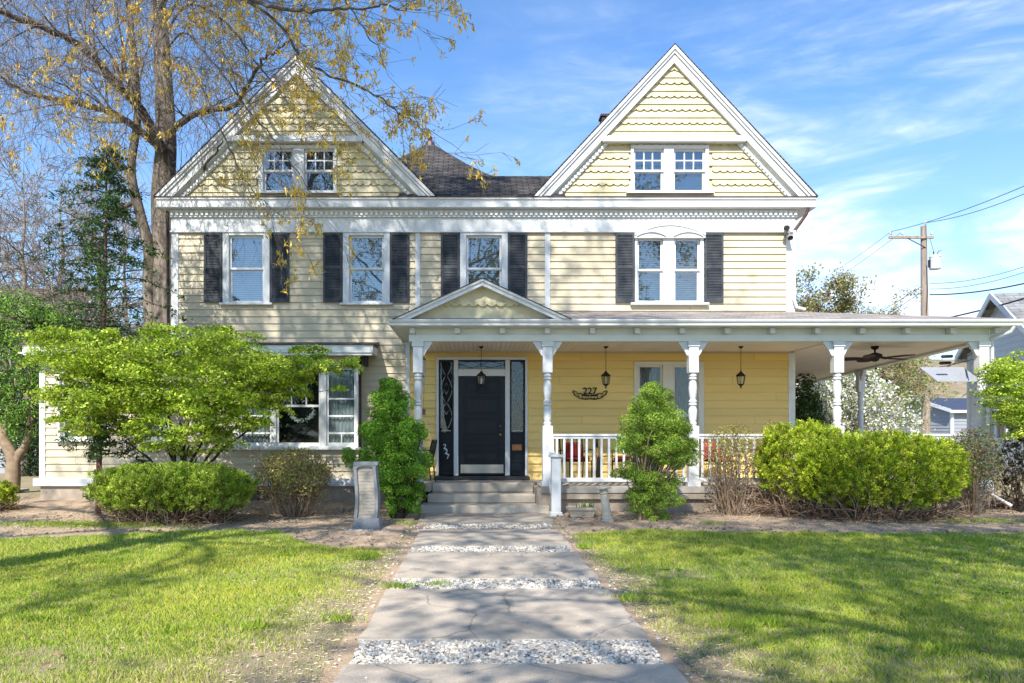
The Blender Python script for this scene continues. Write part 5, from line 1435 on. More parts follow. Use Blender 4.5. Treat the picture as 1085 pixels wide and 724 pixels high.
# Japanese maples: flat layered sprays on forking stems
def jmaple(name, label, specs, D, base, seed, cols, mt, per=60, leaf=.05, nstem=9, ydepth=1.3, ybias=0):
    rg = np.random.default_rng(seed); bx = fx(base, D); t = thing(name, label, 'tree', (bx, D - 16, GZ))
    M = MB(); T = MB(); tips = []
    for (px, py, rpx, rpy, cnt, padpx) in specs:
        for i in range(cnt):
            a = rg.uniform(0, 6.28); q = rg.random() ** .55
            x = px + rpx * q * math.cos(a); z = py + rpy * q * math.sin(a)
            y = ybias + rg.uniform(-1, 1) * ydepth * math.sqrt(max(.05, 1 - q * q)) * min(1, rpx / 60)
            Dd = D + y; c = np.array([fx(x, Dd) - bx, y, fz(z, Dd) - GZ])
            pr = padpx * rg.uniform(.6, 1.3) * D / FPX
            n = int(per * rg.uniform(.6, 1.3)); aa = rg.uniform(0, 6.28, n); rr = np.sqrt(rg.random(n)) * pr
            P = np.stack([rr * np.cos(aa), rr * np.sin(aa) * .9, -.36 * rr ** 1.2 + rg.normal(0, .022, n)], 1)
            P = P[vnoise(P + c, 14, seed) > -.45]; n = len(P)
            tl = rg.normal(0, .20, 2); P[:, 2] += P[:, 0] * tl[0] + P[:, 1] * tl[1]
            leaves(M, P + c, leaf, rg, cols, None, 1.5, .5, cvar=.2, clump=np.full(n, rg.uniform(.65, 1.2)), tipdown=.4)
            tips.append(c)
    M.build('foliage', leaf_m, t)
    mains = []
    for k in range(nstem):
        a = k * 2 * math.pi / nstem + rg.uniform(-.3, .3); e = tips[rg.integers(0, len(tips))] * .55; e[2] = abs(e[2]) + .2
        p = [np.array([.05 * math.cos(a), .05 * math.sin(a), 0]), np.array([e[0] * .15 + .1 * math.cos(a), e[1] * .2 + .1 * math.sin(a), e[2] * .35]), np.array([e[0] * .5, e[1] * .5, e[2] * .72]), e]
        pts = []
        for q in range(9):
            u = q / 8 * 3; i = min(int(u), 2); f = u - i; pts.append(p[i] * (1 - f) + p[i + 1] * f + rg.normal(0, .015, 3) * (q > 0))
        T.tube(pts, np.linspace(.038, .014, 9), 6); mains.append(pts)
    nodes = [q for p in mains for q in p[3:]]
    order = sorted(range(len(tips)), key=lambda i: np.linalg.norm(tips[i] * np.array([1, 1, .5])))
    for i in order:
        c = tips[i]; A_n = np.array(nodes); d = np.linalg.norm(A_n - c, axis=1) + np.clip(A_n[:, 2] - c[2], 0, 9) * 1.5; s0 = A_n[d.argmin()]
        if rg.random() < .45 and len(nodes) > 150: nodes.append(c); continue
        mm = (s0 + c) / 2 + rg.normal(0, .03, 3); L_ = np.linalg.norm(c - s0); T.tube([s0, mm, c - np.array([0, 0, .02])], [.006 + .004 * L_, .005, .0025], 4); nodes.append(c); nodes.append(mm)
    T.build('branches', mt, t)
    return t
JM = [(.44, .60, .035), (.58, .70, .06), (.30, .46, .03), (.70, .78, .13), (.20, .34, .02), (.52, .62, .10)]
spec = [(200, 390, 118, 33, 185, 22), (110, 352, 16, 6, 6, 13), (238, 352, 20, 6, 7, 13), (165, 348, 12, 5, 4, 12), (95, 372, 62, 20, 70, 19), (110, 410, 70, 30, 70, 19), (60, 354, 34, 9, 18, 15), (200, 356, 70, 12, 34, 17), (235, 420, 65, 40, 70, 17), (290, 392, 40, 18, 24, 15), (330, 386, 52, 9, 17, 12), (325, 408, 45, 10, 11, 11), (370, 382, 15, 4, 5, 9), (120, 440, 50, 26, 44, 15), (200, 448, 66, 32, 80, 15), (85, 425, 45, 24, 34, 15), (262, 425, 38, 24, 24, 13), (310, 372, 50, 8, 8, 11)]
jmaple('japanese_maple', 'broad lime green Japanese maple spreading in front of the bay window and wing', spec, 13.0, 192, 31, JM, darkbark_m, per=135, leaf=.060, nstem=14)
spec = [(1075, 388, 30, 14, 36, 13), (1085, 415, 40, 26, 70, 14), (1100, 440, 40, 26, 50, 13), (1055, 395, 18, 12, 16, 11), (1065, 425, 20, 16, 16, 11), (1140, 410, 40, 40, 60, 15), (1078, 448, 20, 22, 26, 12)]
jmaple('japanese_maple', 'smaller lime green maple cut by the right edge beyond the porch corner', spec, 13.4, 1100, 32, JM, darkbark_m, per=90, leaf=.052, nstem=8, ydepth=.9)
hedge('dark_shrub', 'dark reddish green shrub under the small maple at the right edge', 'shrub', fx(1052, 14.5), fx(1120, 14.5), -1.6, .6, fz(462, 14.5), 6500, 7, [(.05, .09, .02), (.10, .06, .03), (.14, .04, .03), (.07, .12, .03)], zb=.12)

# ------------------------------------------------------------------ branching trees
def curve(pts, n=5):
    """Catmull-Rom through 3-d points"""
    P = [np.asarray(p, float) for p in pts]; P = [2 * P[0] - P[1]] + P + [2 * P[-1] - P[-2]]; o = []
    for i in range(1, len(P) - 2):
        for k in range(n):
            t = k / n; a, b, c, d = P[i - 1:i + 3]
            o.append(.5 * ((2 * b) + (-a + c) * t + (2 * a - 5 * b + 4 * c - d) * t * t + (-a + 3 * b - 3 * c + d) * t ** 3))
    o.append(P[-2]); return np.array(o)
def twig(mb, p, d, L_, r, rg, droop, curl, lvl, tips, seg=.22, kids=(4, 3), ksz=.5, bend=None, minr=.0035):
    n = max(3, int(L_ / seg)); pts = [p]; d = d / np.linalg.norm(d); ds = [d]
    for i in range(n):
        d = d + rg.normal(0, curl, 3) + np.array([0, 0, droop])
        if bend is not None: d = d + bend * .06
        d /= np.linalg.norm(d); p = p + d * L_ / n; pts.append(p); ds.append(d)
    mb.tube(pts, np.linspace(r, max(r * .3, minr * .8), n + 1), 3 if r < .012 else 5)
    tips.append((pts[-1], ds[-1], lvl))
    if lvl > 0:
        for k in range(kids[0] if lvl > 1 else kids[1]):
            i = rg.integers(max(1, n // 5), n + 1); q = rg.normal(0, 1, 3); q -= (q @ ds[i]) * ds[i]; q /= np.linalg.norm(q)
            dd = ds[i] * .8 + q * rg.uniform(.35, .9)
            twig(mb, pts[i], dd, L_ * ksz * rg.uniform(.6, 1.2), max(r * .5, minr), rg, droop, curl, lvl - 1, tips, seg, kids, ksz, bend, minr)
def catkins(mb, tips, rg, prob, size=.07, cols=None):
    cols = cols or [(.80, .55, .08), (.92, .68, .12), (.66, .48, .10), (.74, .62, .20), (.60, .38, .08)]
    Ps = []
    for p, d, l in tips:
        if rg.random() > prob: continue
        s = rg.uniform(.5, 1.35); k = int(rg.integers(5, 13) * s) + 3
        off = rg.normal(0, .032 * s, (k, 3)); off[:, 2] -= np.abs(rg.normal(0, .05 * s, k)); Ps.append(p + off)
    if not Ps: return
    P = np.concatenate(Ps); leaves(mb, P, size, rg, cols, np.array([[.0, -.6, 0]]), 0, .24, cvar=.2, tipdown=2.2)

# the big maple at the left corner of the house
def big_maple():
    rg = np.random.default_rng(42)
    bx, by = fx(176, 17.3), 1.3
    t = thing('old_maple', 'tall old maple with rough tan trunk left of the house, twigs hung with yellow catkins', 'tree', (bx, by, GZ))
    O = np.array([bx, by, GZ])
    def W(px, py, D): return fp(px, py, D) - O
    T = MB()
    tr = curve([W(177, 535, 17.3), W(178, 420, 17.3), W(178, 340, 17.3), W(176, 270, 17.3), W(173, 205, 17.3), W(176, 150, 17.3), W(173, 80, 17.3), W(168, 0, 17.3), W(160, -90, 17.3), W(168, -190, 17.3)], 5)
    T.tube(tr, np.interp(np.linspace(0, 1, len(tr)), [0, .08, .3, .55, .8, 1], [.46, .34, .31, .23, .15, .06]), 14)
    st = curve([W(160, 350, 17.2), W(158, 300, 17.2), W(158, 265, 17.1), W(148, 225, 17.0), W(139, 180, 16.9), W(146, 120, 16.8), (W(140, 40, 16.6)), W(128, -60, 16.5)], 5)
    T.tube(st, np.linspace(.16, .05, len(st)), 9)
    T.build('trunk', bark_m, t, smooth=True)
    B = MB(); K = MB(); LB = MB(); tips = []; front = []
    right = np.array([.9, -.3, -.25]); 
    limbs = [
        # pts, r0, r1, nsub, len, bend, is_front
        ([W(172, 160, 17), W(150, 118, 16.5), W(127, 93, 16), W(90, 53, 15.5), W(50, 31, 15), W(0, 12, 14.5), W(-40, 2, 14.2)], .12, .03, 26, 1.6, None, 0),
        ([W(174, 160, 17), W(150, 140, 16.8), W(120, 120, 16.5), W(86, 111, 16.2), W(47, 103, 16), W(12, 90, 15.6), W(-10, 70, 15.5)], .10, .02, 24, 1.5, None, 0),
        ([W(180, 140, 17), W(195, 128, 16.6), W(213, 118, 16.2), W(246, 113, 15.6), W(262, 90, 15), W(278, 64, 14.6), W(295, 52, 14.2), W(318, 36, 13.9)], .085, .008, 26, 1.4, None, 0),
        ([W(150, 210, 17), W(120, 225, 17), W(90, 232, 17), W(60, 222, 17)], .05, .012, 12, 1.1, None, 0),
        ([W(186, 215, 17.2), W(205, 195, 16.4), W(222, 170, 15.6), W(238, 150, 15)], .05, .015, 12, 1.2, None, 0),
        # upper fans sweeping right and forward over the left gable
        ([W(170, 30, 17), W(200, -10, 15.5), W(240, -5, 13.8), W(285, 15, 12.6), W(330, 70, 12.0), W(390, 97, 11.6), W(428, 124, 11.4), W(456, 140, 11.2)], .038, .006, 40, .82, right, 1),
        ([W(168, -10, 17), W(200, -40, 15), W(240, -15, 13.2), W(283, 7, 12.2), W(330, 10, 11.8), W(372, 10, 11.4), (W(410, 8, 11)), W(446, 12, 10.8)], .045, .006, 40, .8, right, 1),
        ([W(172, 40, 17), W(200, 5, 15.4), W(240, 25, 14), W(275, 70, 13), W(310, 115, 12.4), W(345, 150, 12)], .028, .006, 20, 1.0, right, 1),
        ([W(172, 60, 17), W(195, 35, 15.6), W(225, 65, 14.4), W(262, 115, 13.6), W(300, 160, 13), W(330, 205, 12.6)], .026, .006, 20, .95, right, 1),
        ([W(174, 80, 17), W(190, 60, 16), W(212, 90, 15), W(240, 150, 14.2), W(262, 195, 13.8), W(300, 232, 13.2)], .024, .006, 18, .9, right, 1),
        ([W(170, 0, 17), W(150, -40, 15.8), W(120, -20, 14.6), W(95, 30, 14), W(85, 90, 13.6), W(88, 130, 13.4)], .018, .006, 24, 1.0, None, 1),
        ([W(172, 20, 17), W(180, -20, 15.5), W(165, 20, 14.6), W(150, 80, 14.2), W(135, 130, 14), W(128, 155, 13.9)], .018, .006, 22, .9, None, 1),
        ([W(170, 10, 17), W(205, -60, 15), W(290, -60, 13.5), W(350, -20, 12.5), W(385, 30, 12), W(405, 60, 11.8)], .032, .006, 26, .9, right, 1),
        ([W(160, -60, 17), W(120, -70, 16), W(70, -50, 15.2), W(20, -10, 14.8), W(-20, 30, 14.5)], .045, .01, 26, 1.4, None, 0),
        ([W(165, -80, 17), W(210, -110, 16), W(260, -80, 15), W(300, -30, 14.4), W(330, 30, 14)], .045, .01, 30, 1.3, right, 1),
    ]
    for pts, r0, r1, ns, ln, bend, fr in limbs:
        c = curve(pts, 6); n = len(c); c = c + rg.normal(0, .025, c.shape) * np.linspace(0, 1, n)[:, None]
        rr = np.linspace(r0, r1, n); LB.tube(c, rr, 8 if r0 > .09 else 6)
        tp = []
        for k in range(ns):
            i = int(n * (.12 + .86 * rg.random())); i = min(i, n - 2); tg = c[i + 1] - c[i]; tg /= np.linalg.norm(tg) + 1e-9
            q = rg.normal(0, 1, 3); q[2] += .2; q -= (q @ tg) * tg; q /= np.linalg.norm(q)
            dd = tg * rg.uniform(.5, 1.1) + q * rg.uniform(.4, 1.0)
            twig(B, c[i], dd, ln * rg.uniform(.5, 1.3), max(.006, rr[i] * .32), rg, -.012 if fr else rg.uniform(-.03, .03), .13, 2, tp, .20, (3, 3), .55, bend if fr else None)
        tp.append((c[-1], c[-1] - c[-2], 2))
        if fr: catkins(K, tp, rg, .44, .095)
        else: catkins(K, tp, rg, .035, .09)
    # a curtain of fine pendulous twigs hanging through the crown
    for k in range(520):
        p = W(rg.uniform(-20, 260), rg.uniform(-90, 90), rg.uniform(13.8, 17.5)); d = np.array([rg.normal(.15, .5), rg.normal(-.1, .3), -1.0 + rg.random() * .9]); tp = []
        twig(B, p, d, rg.uniform(1.0, 2.8), .0065, rg, -.02, .10, 2, tp, .3, (2, 3), .5)
        if rg.random() < .10: catkins(K, tp[:3], rg, .3)
    LB.build('limbs', limb_m, t, smooth=True); B.build('branches', twig_m, t); K.build('catkins', catkin_m, t)
big_maple()

def tree(name, label, x, y, h, seed, r0=.25, crown=.45, spread=.6, lv=3, bark=None, leafn=0, leafcols=None, leafsize=.06, limbs=14, curl=.10, droop=.01, group=None, cat='tree', lean=(0, 0), kids=(4, 4), leafspread=.12, foliage='foliage', limblen=None, minr=.0035):
    rg = np.random.default_rng(seed); t = thing(name, label, cat, (x, y, GZ), group)
    T = MB(); n = 12; pts = [np.array([lean[0] * (i / n) ** 1.4 + rg.normal(0, .012 * h) * (i > 0) * .4, lean[1] * (i / n) + rg.normal(0, .012 * h) * (i > 0) * .4, h * .92 * i / n]) for i in range(n + 1)]
    c = curve(pts, 3); rr = np.linspace(r0, r0 * .12, len(c)); rr[:3] *= 1.25; T.tube(c, rr, 10); T.build('trunk', bark or bark_m, t, smooth=True)
    B = MB(); tips = []
    for k in range(limbs):
        u = crown + (1 - crown) * (k + rg.random()) / limbs; i = min(int(u * len(c)), len(c) - 2); a = k * 2.4 + rg.normal(0, .4)
        L_ = (limblen or h * .42) * (1.15 - .75 * (u - crown) / (1 - crown)) * rg.uniform(.75, 1.15)
        d = np.array([math.cos(a) * spread, math.sin(a) * spread, rg.uniform(.35, .9)])
        twig(B, c[i], d, L_, max(rr[i] * .45, .012), rg, droop, curl, lv, tips, L_ / 7, kids, .52, None, minr)
    B.build('branches', bark or twig_m, t)
    if leafn:
        M = MB(); per = max(1, leafn // len(tips)); P = np.repeat(np.array([p for p, d, l in tips]), per, 0); P = P + rg.normal(0, leafspread, P.shape)
        leaves(M, P, leafsize, rg, leafcols, None, .3, .55); M.build(foliage, leaf_m, t)
    return t

# hemlock in front of the wing
def hemlock():
    rg = np.random.default_rng(77); D = 13.6; bx = fx(104, D); t = thing('young_hemlock', 'slender dark green hemlock with a thin straight reddish trunk before the left wing', 'tree', (bx, D - 16, GZ))
    h = fz(150, D) - GZ; T = MB(); T.tube([(0, 0, 0), (.03, 0, h * .25), (.10, 0, h * .5), (.14, 0, h * .75), (.16, 0, h)], [.052, .048, .040, .025, .006], 8); T.build('trunk', redbark_m, t, smooth=True)
    B = MB(); M = MB(); P = []
    for k in range(88):
        z = h * (.16 + .82 * k / 88); a = k * 2.4 + rg.normal(0, .3); L_ = (2.0 * (1 - z / h) ** .7 + .2) * rg.uniform(.55, 1.15)
        if z < .36 * h: L_ = min(L_, .8)
        x0 = np.interp(z, [0, h], [0, .16]); pts = []; n = 7
        for i in range(n + 1):
            u = i / n; pts.append(np.array([x0 + math.cos(a) * L_ * u, math.sin(a) * L_ * u * .9, z + .12 * L_ * math.sin(u * 2.2) - .28 * L_ * u * u]) + rg.normal(0, .015, 3))
        B.tube(pts, np.linspace(.012, .003, n + 1), 4)
        for i in range(1, n + 1):
            for s in range(5):
                dd = rg.normal(0, .11 * (1 - .3 * i / n), 3); dd[2] *= .35; q = pts[i] + dd; P.append(q[None] + rg.normal(0, .035, (11, 3)) * np.array([1, 1, .5]))
    P = np.concatenate(P); keep = rg.random(len(P)) < np.clip(.5 + .7 * vnoise(P, 2.2, 4), .05, 1); leaves(M, P[keep], .075, rg, [(.045, .095, .022), (.065, .13, .03), (.09, .17, .035), (.03, .06, .018)], None, .9, .32)
    B.build('branches', darkbark_m, t); M.build('foliage', needle_m, t)
hemlock()

# spreading juniper with a forked trunk at the left edge
def juniper():
    rg = np.random.default_rng(5); D = 18.5; bx = fx(12, D); t = thing('forked_juniper', 'old juniper with a forked tan trunk leaning at the left edge of the photo', 'tree', (bx, D - 16, GZ)); O = np.array([bx, D - 16, GZ])
    W = lambda a, b, d=D: fp(a, b, d) - O
    T = MB(); tips = []
    for pts, r in (([W(12, 520), W(14, 500), W(13, 485), W(4, 465), W(-4, 440), (W(-2, 400))], .20), ([W(14, 496), W(20, 482), W(28, 470), W(34, 440), W(36, 410), W(28, 380)], .12), ([W(4, 465), W(8, 440), W(18, 400), W(22, 370), W(40, 345)], .07), ([W(-4, 440), W(-15, 400), W(-20, 360)], .09), ([W(-4, 420), W(8, 412), W(20, 398)], .05)):
        c = curve(pts, 5); T.tube(c, np.linspace(r, r * .35, len(c)), 9)
        for k in range(7): tips.append(c[rg.integers(len(c) // 2, len(c))])
    T.build('trunk', palebark_m, t, smooth=True)
    B = MB(); M = MB()
    specs = [(20, 340, 42, 26, 60), (45, 385, 30, 30, 44), (25, 445, 26, 20, 26), (60, 345, 30, 14, 26), (-20, 380, 30, 60, 40), (10, 410, 30, 20, 20), (55, 425, 20, 18, 16)]
    for (px, py, a_, b_, k) in specs:
        for i in range(k):
            an = rg.uniform(0, 6.28); q = rg.random() ** .5; c = W(px + a_ * q * math.cos(an), py + b_ * q * math.sin(an), D + rg.uniform(-1.0, 1.0))
            s0 = tips[np.argmin([np.linalg.norm(c - s) for s in tips])]; B.tube([s0, (s0 + c) / 2 + rg.normal(0, .08, 3), c], [.02, .012, .005], 4)
            d = rg.normal(0, 1, 3); d[2] += .8; d /= np.linalg.norm(d)
            P = c + np.outer(rg.uniform(-.25, .35, 75), d) + rg.normal(0, .07, (75, 3)); leaves(M, P, .085, rg, [(.12, .25, .03), (.17, .33, .04), (.24, .40, .05), (.06, .14, .02)], None, .4, .35, clump=np.full(75, rg.uniform(.7, 1.2)))
    B.build('branches', darkbark_m, t); M.build('foliage', needle_m, t)
juniper()
# ivy on the maple trunk and dark yews behind the Japanese maple
def bush(name, label, px, py, rpx, rpy, D, n, seed, cols, size=.09, ry=None, cat='shrub', p=2.2):
    rg = np.random.default_rng(seed); x = fx(px, D); zt = fz(py - rpy, D); t = thing(name, label, cat, (x, D - 16, GZ))
    rx_ = rpx * D / FPX; h = zt - GZ; M = MB(); P, nr, u = shell_pts((0, 0, h * .5), (rx_, ry or rx_ * .7, h * .52), n, rg, p, .5, .2, 3, seed)
    leaves(M, P, size, rg, cols, nr, .3, .5, clump=1 + .25 * vnoise(P, 1.5, seed)); M.build('foliage', leaf_m, t)
    M = MB(); stems(M, np.zeros(3), 26, rg, (rx_ * .8, (ry or rx_ * .7) * .8), h * .8, .03, .1); M.build('stems', darkbark_m, t)
DARKG = [(.03, .07, .02), (.045, .10, .025), (.06, .13, .03), (.025, .05, .015)]
MIDG = [(.07, .14, .03), (.10, .19, .035), (.05, .10, .02)]
bush('yew_shrub', 'dark yew shrub behind the left wing corner below the bare trees', 45, 410, 60, 62, 26, 12000, 51, DARKG, .13)
bush('yew_shrub', 'dark yew shrub beneath the hemlock behind the Japanese maple', 110, 350, 50, 22, 19.5, 9000, 52, DARKG, .10)
def ivy():
    rg = np.random.default_rng(9); D = 17.3; n = 3200; bx = fx(176, D); z = rg.random(n) ** 1.5 * 3.6; a = rg.uniform(0, 6.28, n); k = rg.random(n) < .5 + .6 * vnoise(np.stack([np.cos(a), np.sin(a), z], 1), 2.4, 2); z, a = z[k], a[k]; r = .42 + rg.exponential(.10, len(z))
    P = np.stack([r * np.cos(a) - .15, r * np.sin(a), z + .6], 1); t = thing('trunk_ivy', 'green ivy climbing the foot of the old maple trunk', 'ivy', (bx, 1.3, GZ)); M = MB(); leaves(M, P, .085, rg, MIDG + DARKG, None, .1, .8); M.build('leaves', leaf_m, t)
    M = MB()
    for q in range(8):
        a0 = q * .8; M.tube([(.40 * math.cos(a0 + zz * .4) , .40 * math.sin(a0 + zz * .4), zz) for zz in (0, .8, 1.6, 2.4, 3.2, 3.9)], [.015, .013, .012, .01, .008, .004], 4)
    M.build('vines', darkbark_m, t)
ivy()
# conifer bough reaching in at the left wall
# bare trees beyond the left side
BT = [(25, 26, 11.0, 1), (65, 30, 12.5, 2), (105, 27, 10.0, 3), (-25, 28, 12.0, 4), (135, 34, 12.5, 5), (0, 38, 14, 6)]
lbl = ['bare grey tree leaning over the brown roofed house at far left', 'bare tree with fine upright twigs beyond the brown roof', 'low bare tree directly behind the hemlock', 'bare tree cut by the left edge, highest of the far left trees', 'bare tree behind the old maple trunk', 'farthest bare tree behind the left houses']
for (px, D, h, s), l in zip(BT, lbl):
    tree('bare_tree', l, fx(px, D), D - 16, h, 100 + s, r0=.17, crown=.2, spread=.9, lv=3, limbs=16, curl=.15, droop=.0, group='bare trees behind the left side', kids=(5, 5), bark=twig_m, minr=.0085, leafn=1500, leafcols=[(.25, .2, .1), (.2, .2, .08)], leafsize=.05, leafspread=.05)
tree('budding_tree', 'tree in pale green bud behind the pointed roof between the gables', fx(436, 32), 16, 12.6, 130, r0=.2, crown=.4, spread=.5, lv=3, limbs=14, leafn=6000, leafcols=[(.24, .33, .10), (.30, .38, .14)], leafsize=.09, leafspread=.1, kids=(4, 4))
tree('budding_tree', 'olive yellow budding tree rising above the porch roof beside the right wall', fx(866, 30), 14, 7.2, 131, r0=.2, crown=.3, spread=.8, lv=3, limbs=16, limblen=2.5, leafn=15000, leafcols=[(.27, .28, .08), (.34, .33, .12), (.22, .25, .07), (.36, .22, .15)], leafsize=.11, leafspread=.14, kids=(4, 4))
tree('budding_tree', 'low olive budding tree above the porch roof, left of the utility pole', fx(920, 34), 18, 7.0, 132, r0=.16, crown=.3, spread=.9, lv=3, limbs=14, leafn=9000, leafcols=[(.27, .28, .08), (.34, .33, .12), (.36, .22, .15)], leafsize=.10, leafspread=.14, kids=(4, 4))
tree('blossom_tree', 'spreading tree covered in white blossom seen under the porch roof', fx(905, 26), 10, 3.6, 133, r0=.13, crown=.2, spread=1.2, lv=3, limbs=16, leafn=14000, leafcols=[(.85, .83, .80), (.80, .78, .74), (.70, .66, .62), (.30, .34, .12), (.25, .34, .08)], leafsize=.10, leafspread=.12, foliage='blossom', kids=(4, 4), limblen=1.3)
tree('blossom_tree', 'white blossom tree nearest the yellow wall corner under the porch', fx(868, 28), 12, 3.6, 134, r0=.13, crown=.2, spread=1.2, lv=3, limbs=14, leafn=9000, leafcols=[(.85, .83, .80), (.80, .78, .74), (.12, .20, .05), (.30, .34, .12)], leafsize=.10, leafspread=.14, foliage='blossom', kids=(4, 4), limblen=1.4)
tree('leafy_tree', 'pale green tree behind the white blossom under the porch roof', fx(935, 36), 20, 5.9, 135, r0=.2, crown=.3, spread=.9, lv=3, limbs=16, leafn=12000, leafcols=[(.36, .44, .10), (.45, .48, .16), (.28, .36, .08)], leafsize=.11, leafspread=.2, kids=(4, 4), limblen=1.8)
bush('laurel_shrub', 'dark green laurel shrub beside the side porch post', 852, 425, 20, 25, 22, 5000, 61, MIDG, .11)

# street trees on the near side, out of the frame: they throw the dappled shade
def street_tree(name, label, x, y, h, seed, r0, crown, limbs, limblen, spread, lean, leafn, kids=(4, 4), lv=3):
    return tree(name, label, x, y, h, seed, r0=r0, crown=crown, spread=spread, lv=lv, limbs=limbs, limblen=limblen, leafn=leafn, leafcols=[(.4, .42, .1), (.3, .34, .1)], leafsize=.17, leafspread=.26, lean=lean, kids=kids, droop=-.002, curl=.11, group='street trees in bud in front of the lawn')
street_tree('street_tree', 'tall budding street tree left of the walk, nearest the photographer', -8.5, -15.5, 23, 201, .42, .42, 30, 6.1, .75, (3.0, 0), 22000, (5, 4))
street_tree('street_tree', 'budding street tree across the walk from the tallest one', 4.2, -18.5, 14, 202, .34, .36, 20, 5.6, .9, (0, 1), 13000, (5, 4))
street_tree('street_tree', 'budding street tree far to the left of the lawn', -22, -14, 18, 203, .36, .35, 16, 5, .8, (1, 0), 6000)
street_tree('street_tree', 'budding street tree behind the photographer', -1.5, -27, 21, 204, .4, .3, 18, 8, .8, (0, 0), 9000)
# ------------------------------------------------------------------ neighbours, pole, hill
vinyl_m = mat('white_vinyl', (.66, .68, .70), (.60, .62, .64), .55, 2)
grayhouse_m = mat('grey_vinyl', (.30, .31, .33), (.26, .27, .29), .6, 2)
tanroof_m = mat('brown_roof', (.13, .09, .06), (.09, .06, .045), .9, 3)
bluepanel_m = mat('blue_roof', (.035, .045, .075), (.045, .055, .09), .6, 3)
def small_house(label, cx, cy, w, d, h, rh, rz, wall, roof, name='neighbour_house', wins=(), pitch=.22):
    t = thing(name, label, 'house', (cx, cy, GZ), rz=rz)
    M = MB(); hw, hd = w / 2, d / 2
    rr = random.Random(3)
    # long walls along x (front at -hd, rear at +hd), gables at the x ends; lapped siding on every side
    for ang, half, off in ((0, hw, hd), (math.pi, hw, hd), (math.pi / 2, hd, hw), (-math.pi / 2, hd, hw)):
        Mx = np.eye(4); Mx[:2, :2] = [[math.cos(ang), -math.sin(ang)], [math.sin(ang), math.cos(ang)]]; mb = MB(M=Mx)
        holes = [(a, b, c, e) for (an, a, b, c, e) in wins if abs(an - ang) < .01]
        siding(mb, (-half, half), 0, h, holes, -off, pitch=pitch, lip=.03)
        if abs(abs(ang) - math.pi / 2) < .01: siding(mb, lambda z: (-half * max(.001, 1 - (z - h) / rh), half * max(.001, 1 - (z - h) / rh)), h, h + rh - .02, [], -off, pitch=pitch, lip=.03)
        for V, F, C in zip(mb.V, mb.F, mb.C): M.V.append(V); M.F.append(F); M.C.append(C)
        # re-index: each chunk was indexed within mb
        base = M.n; k = len(M.F) - len(mb.F)
        for i in range(len(mb.F)): M.F[k + i] = mb.F[i] + base
        M.n += mb.n; M.hascol = True
    M.build('wall', wall, t)
    M = MB(); o = .35
    M.hexa([(-hw - o, -hd - o, h - o * rh / hd), (hw + o, -hd - o, h - o * rh / hd), (hw + o, 0, h + rh), (-hw - o, 0, h + rh)], [(-hw - o, -hd - o, h - o * rh / hd + .1), (hw + o, -hd - o, h - o * rh / hd + .1), (hw + o, 0, h + rh + .1), (-hw - o, 0, h + rh + .1)])
    M.hexa([(-hw - o, .001, h + rh), (hw + o, .001, h + rh), (hw + o, hd + o, h - o * rh / hd), (-hw - o, hd + o, h - o * rh / hd)], [(-hw - o, .001, h + rh + .1), (hw + o, .001, h + rh + .1), (hw + o, hd + o, h - o * rh / hd + .1), (-hw - o, hd + o, h - o * rh / hd + .1)])
    M.build('roof', roof, t)
    M = MB()
    for sx_ in (-1, 1):
        for sy in (-1, 1):
            x0, x1 = sorted((sx_ * (hw + o + .005), sx_ * (hw + o + .06)))
            B_ = [(x0, sy * (hd + o + .02), h - o * rh / hd - .1), (x1, sy * (hd + o + .02), h - o * rh / hd - .1), (x1, sy * .001, h + rh - .08), (x0, sy * .001, h + rh - .08)]
            M.hexa(B_, [(a, b, c + .22) for a, b, c in B_])
            M.box(sx_ * hw - .08, sx_ * hw + .08, sy * hd - .08, sy * hd + .08, 0, h)
        M.box(-hw - o, hw + o, sx_ * (hd + o) - .03, sx_ * (hd + o) + .03, h - o * rh / hd - .12, h - o * rh / hd + .06)
    M.build('trim', white_m, t)
    for (ang, a, b, c, e) in wins:
        off = hd if abs(math.sin(ang)) < .1 else hw
        Mx = np.eye(4); Mx[:2, :2] = [[math.cos(ang), -math.sin(ang)], [math.sin(ang), math.cos(ang)]]
        F = MB(M=Mx); y = -off
        for bx_ in ((a, a + .09, c, e), (b - .09, b, c, e), (a + .09, b - .09, c, c + .09), (a + .09, b - .09, e - .09, e), (a + .09, b - .09, (c + e) / 2 - .03, (c + e) / 2 + .03)): F.box(bx_[0], bx_[1], y - .06, y + .05, bx_[2], bx_[3])
        f = F.build('window', white_m, t); G = MB(M=Mx); G.box(a + .05, b - .05, y - .01, y + .0, c + .05, e - .05); G.build('pane', glass_m, f)
        G = MB(M=Mx); G.box(a, b, y + .15, y + .16, c, e); G.build('room', dark_m, f)
    return t
# white house at the right: its gable end faces the porch
gc = np.array([fx(1052, 27), 27 - 16.]); ang = rad(-13)
w_, d_ = 9.0, 5.6
dirx = np.array([math.cos(ang), math.sin(ang)]); cc = gc + dirx * (w_ / 2 + .3)
small_house('white sided house with grey shingle roof at the right edge, gable end toward the porch', cc[0], cc[1], w_, d_, 4.6, 1.75, ang, vinyl_m, greyroof_m,
            wins=[(-math.pi / 2, -.45, .45, 1.2, 2.6), (0, -3.4, -2.4, 1.0, 2.5), (0, -.5, .5, 1.0, 2.5)])
small_house('small grey garage with a dark blue roof beyond the utility pole', fx(1007, 52) - .3, 36, 4.2, 6, 2.95, .8, rad(8), grayhouse_m, bluepanel_m, name='garage', wins=[(0, .15, .85, 2.0, 2.75)])
small_house('white house half hidden behind the blossom tree', fx(905, 45), 31, 5.5, 7, 2.2, 1.0, rad(3), vinyl_m, greyroof_m, wins=[(0, -1.6, -.7, .8, 1.8), (0, .8, 1.7, .8, 1.8)])
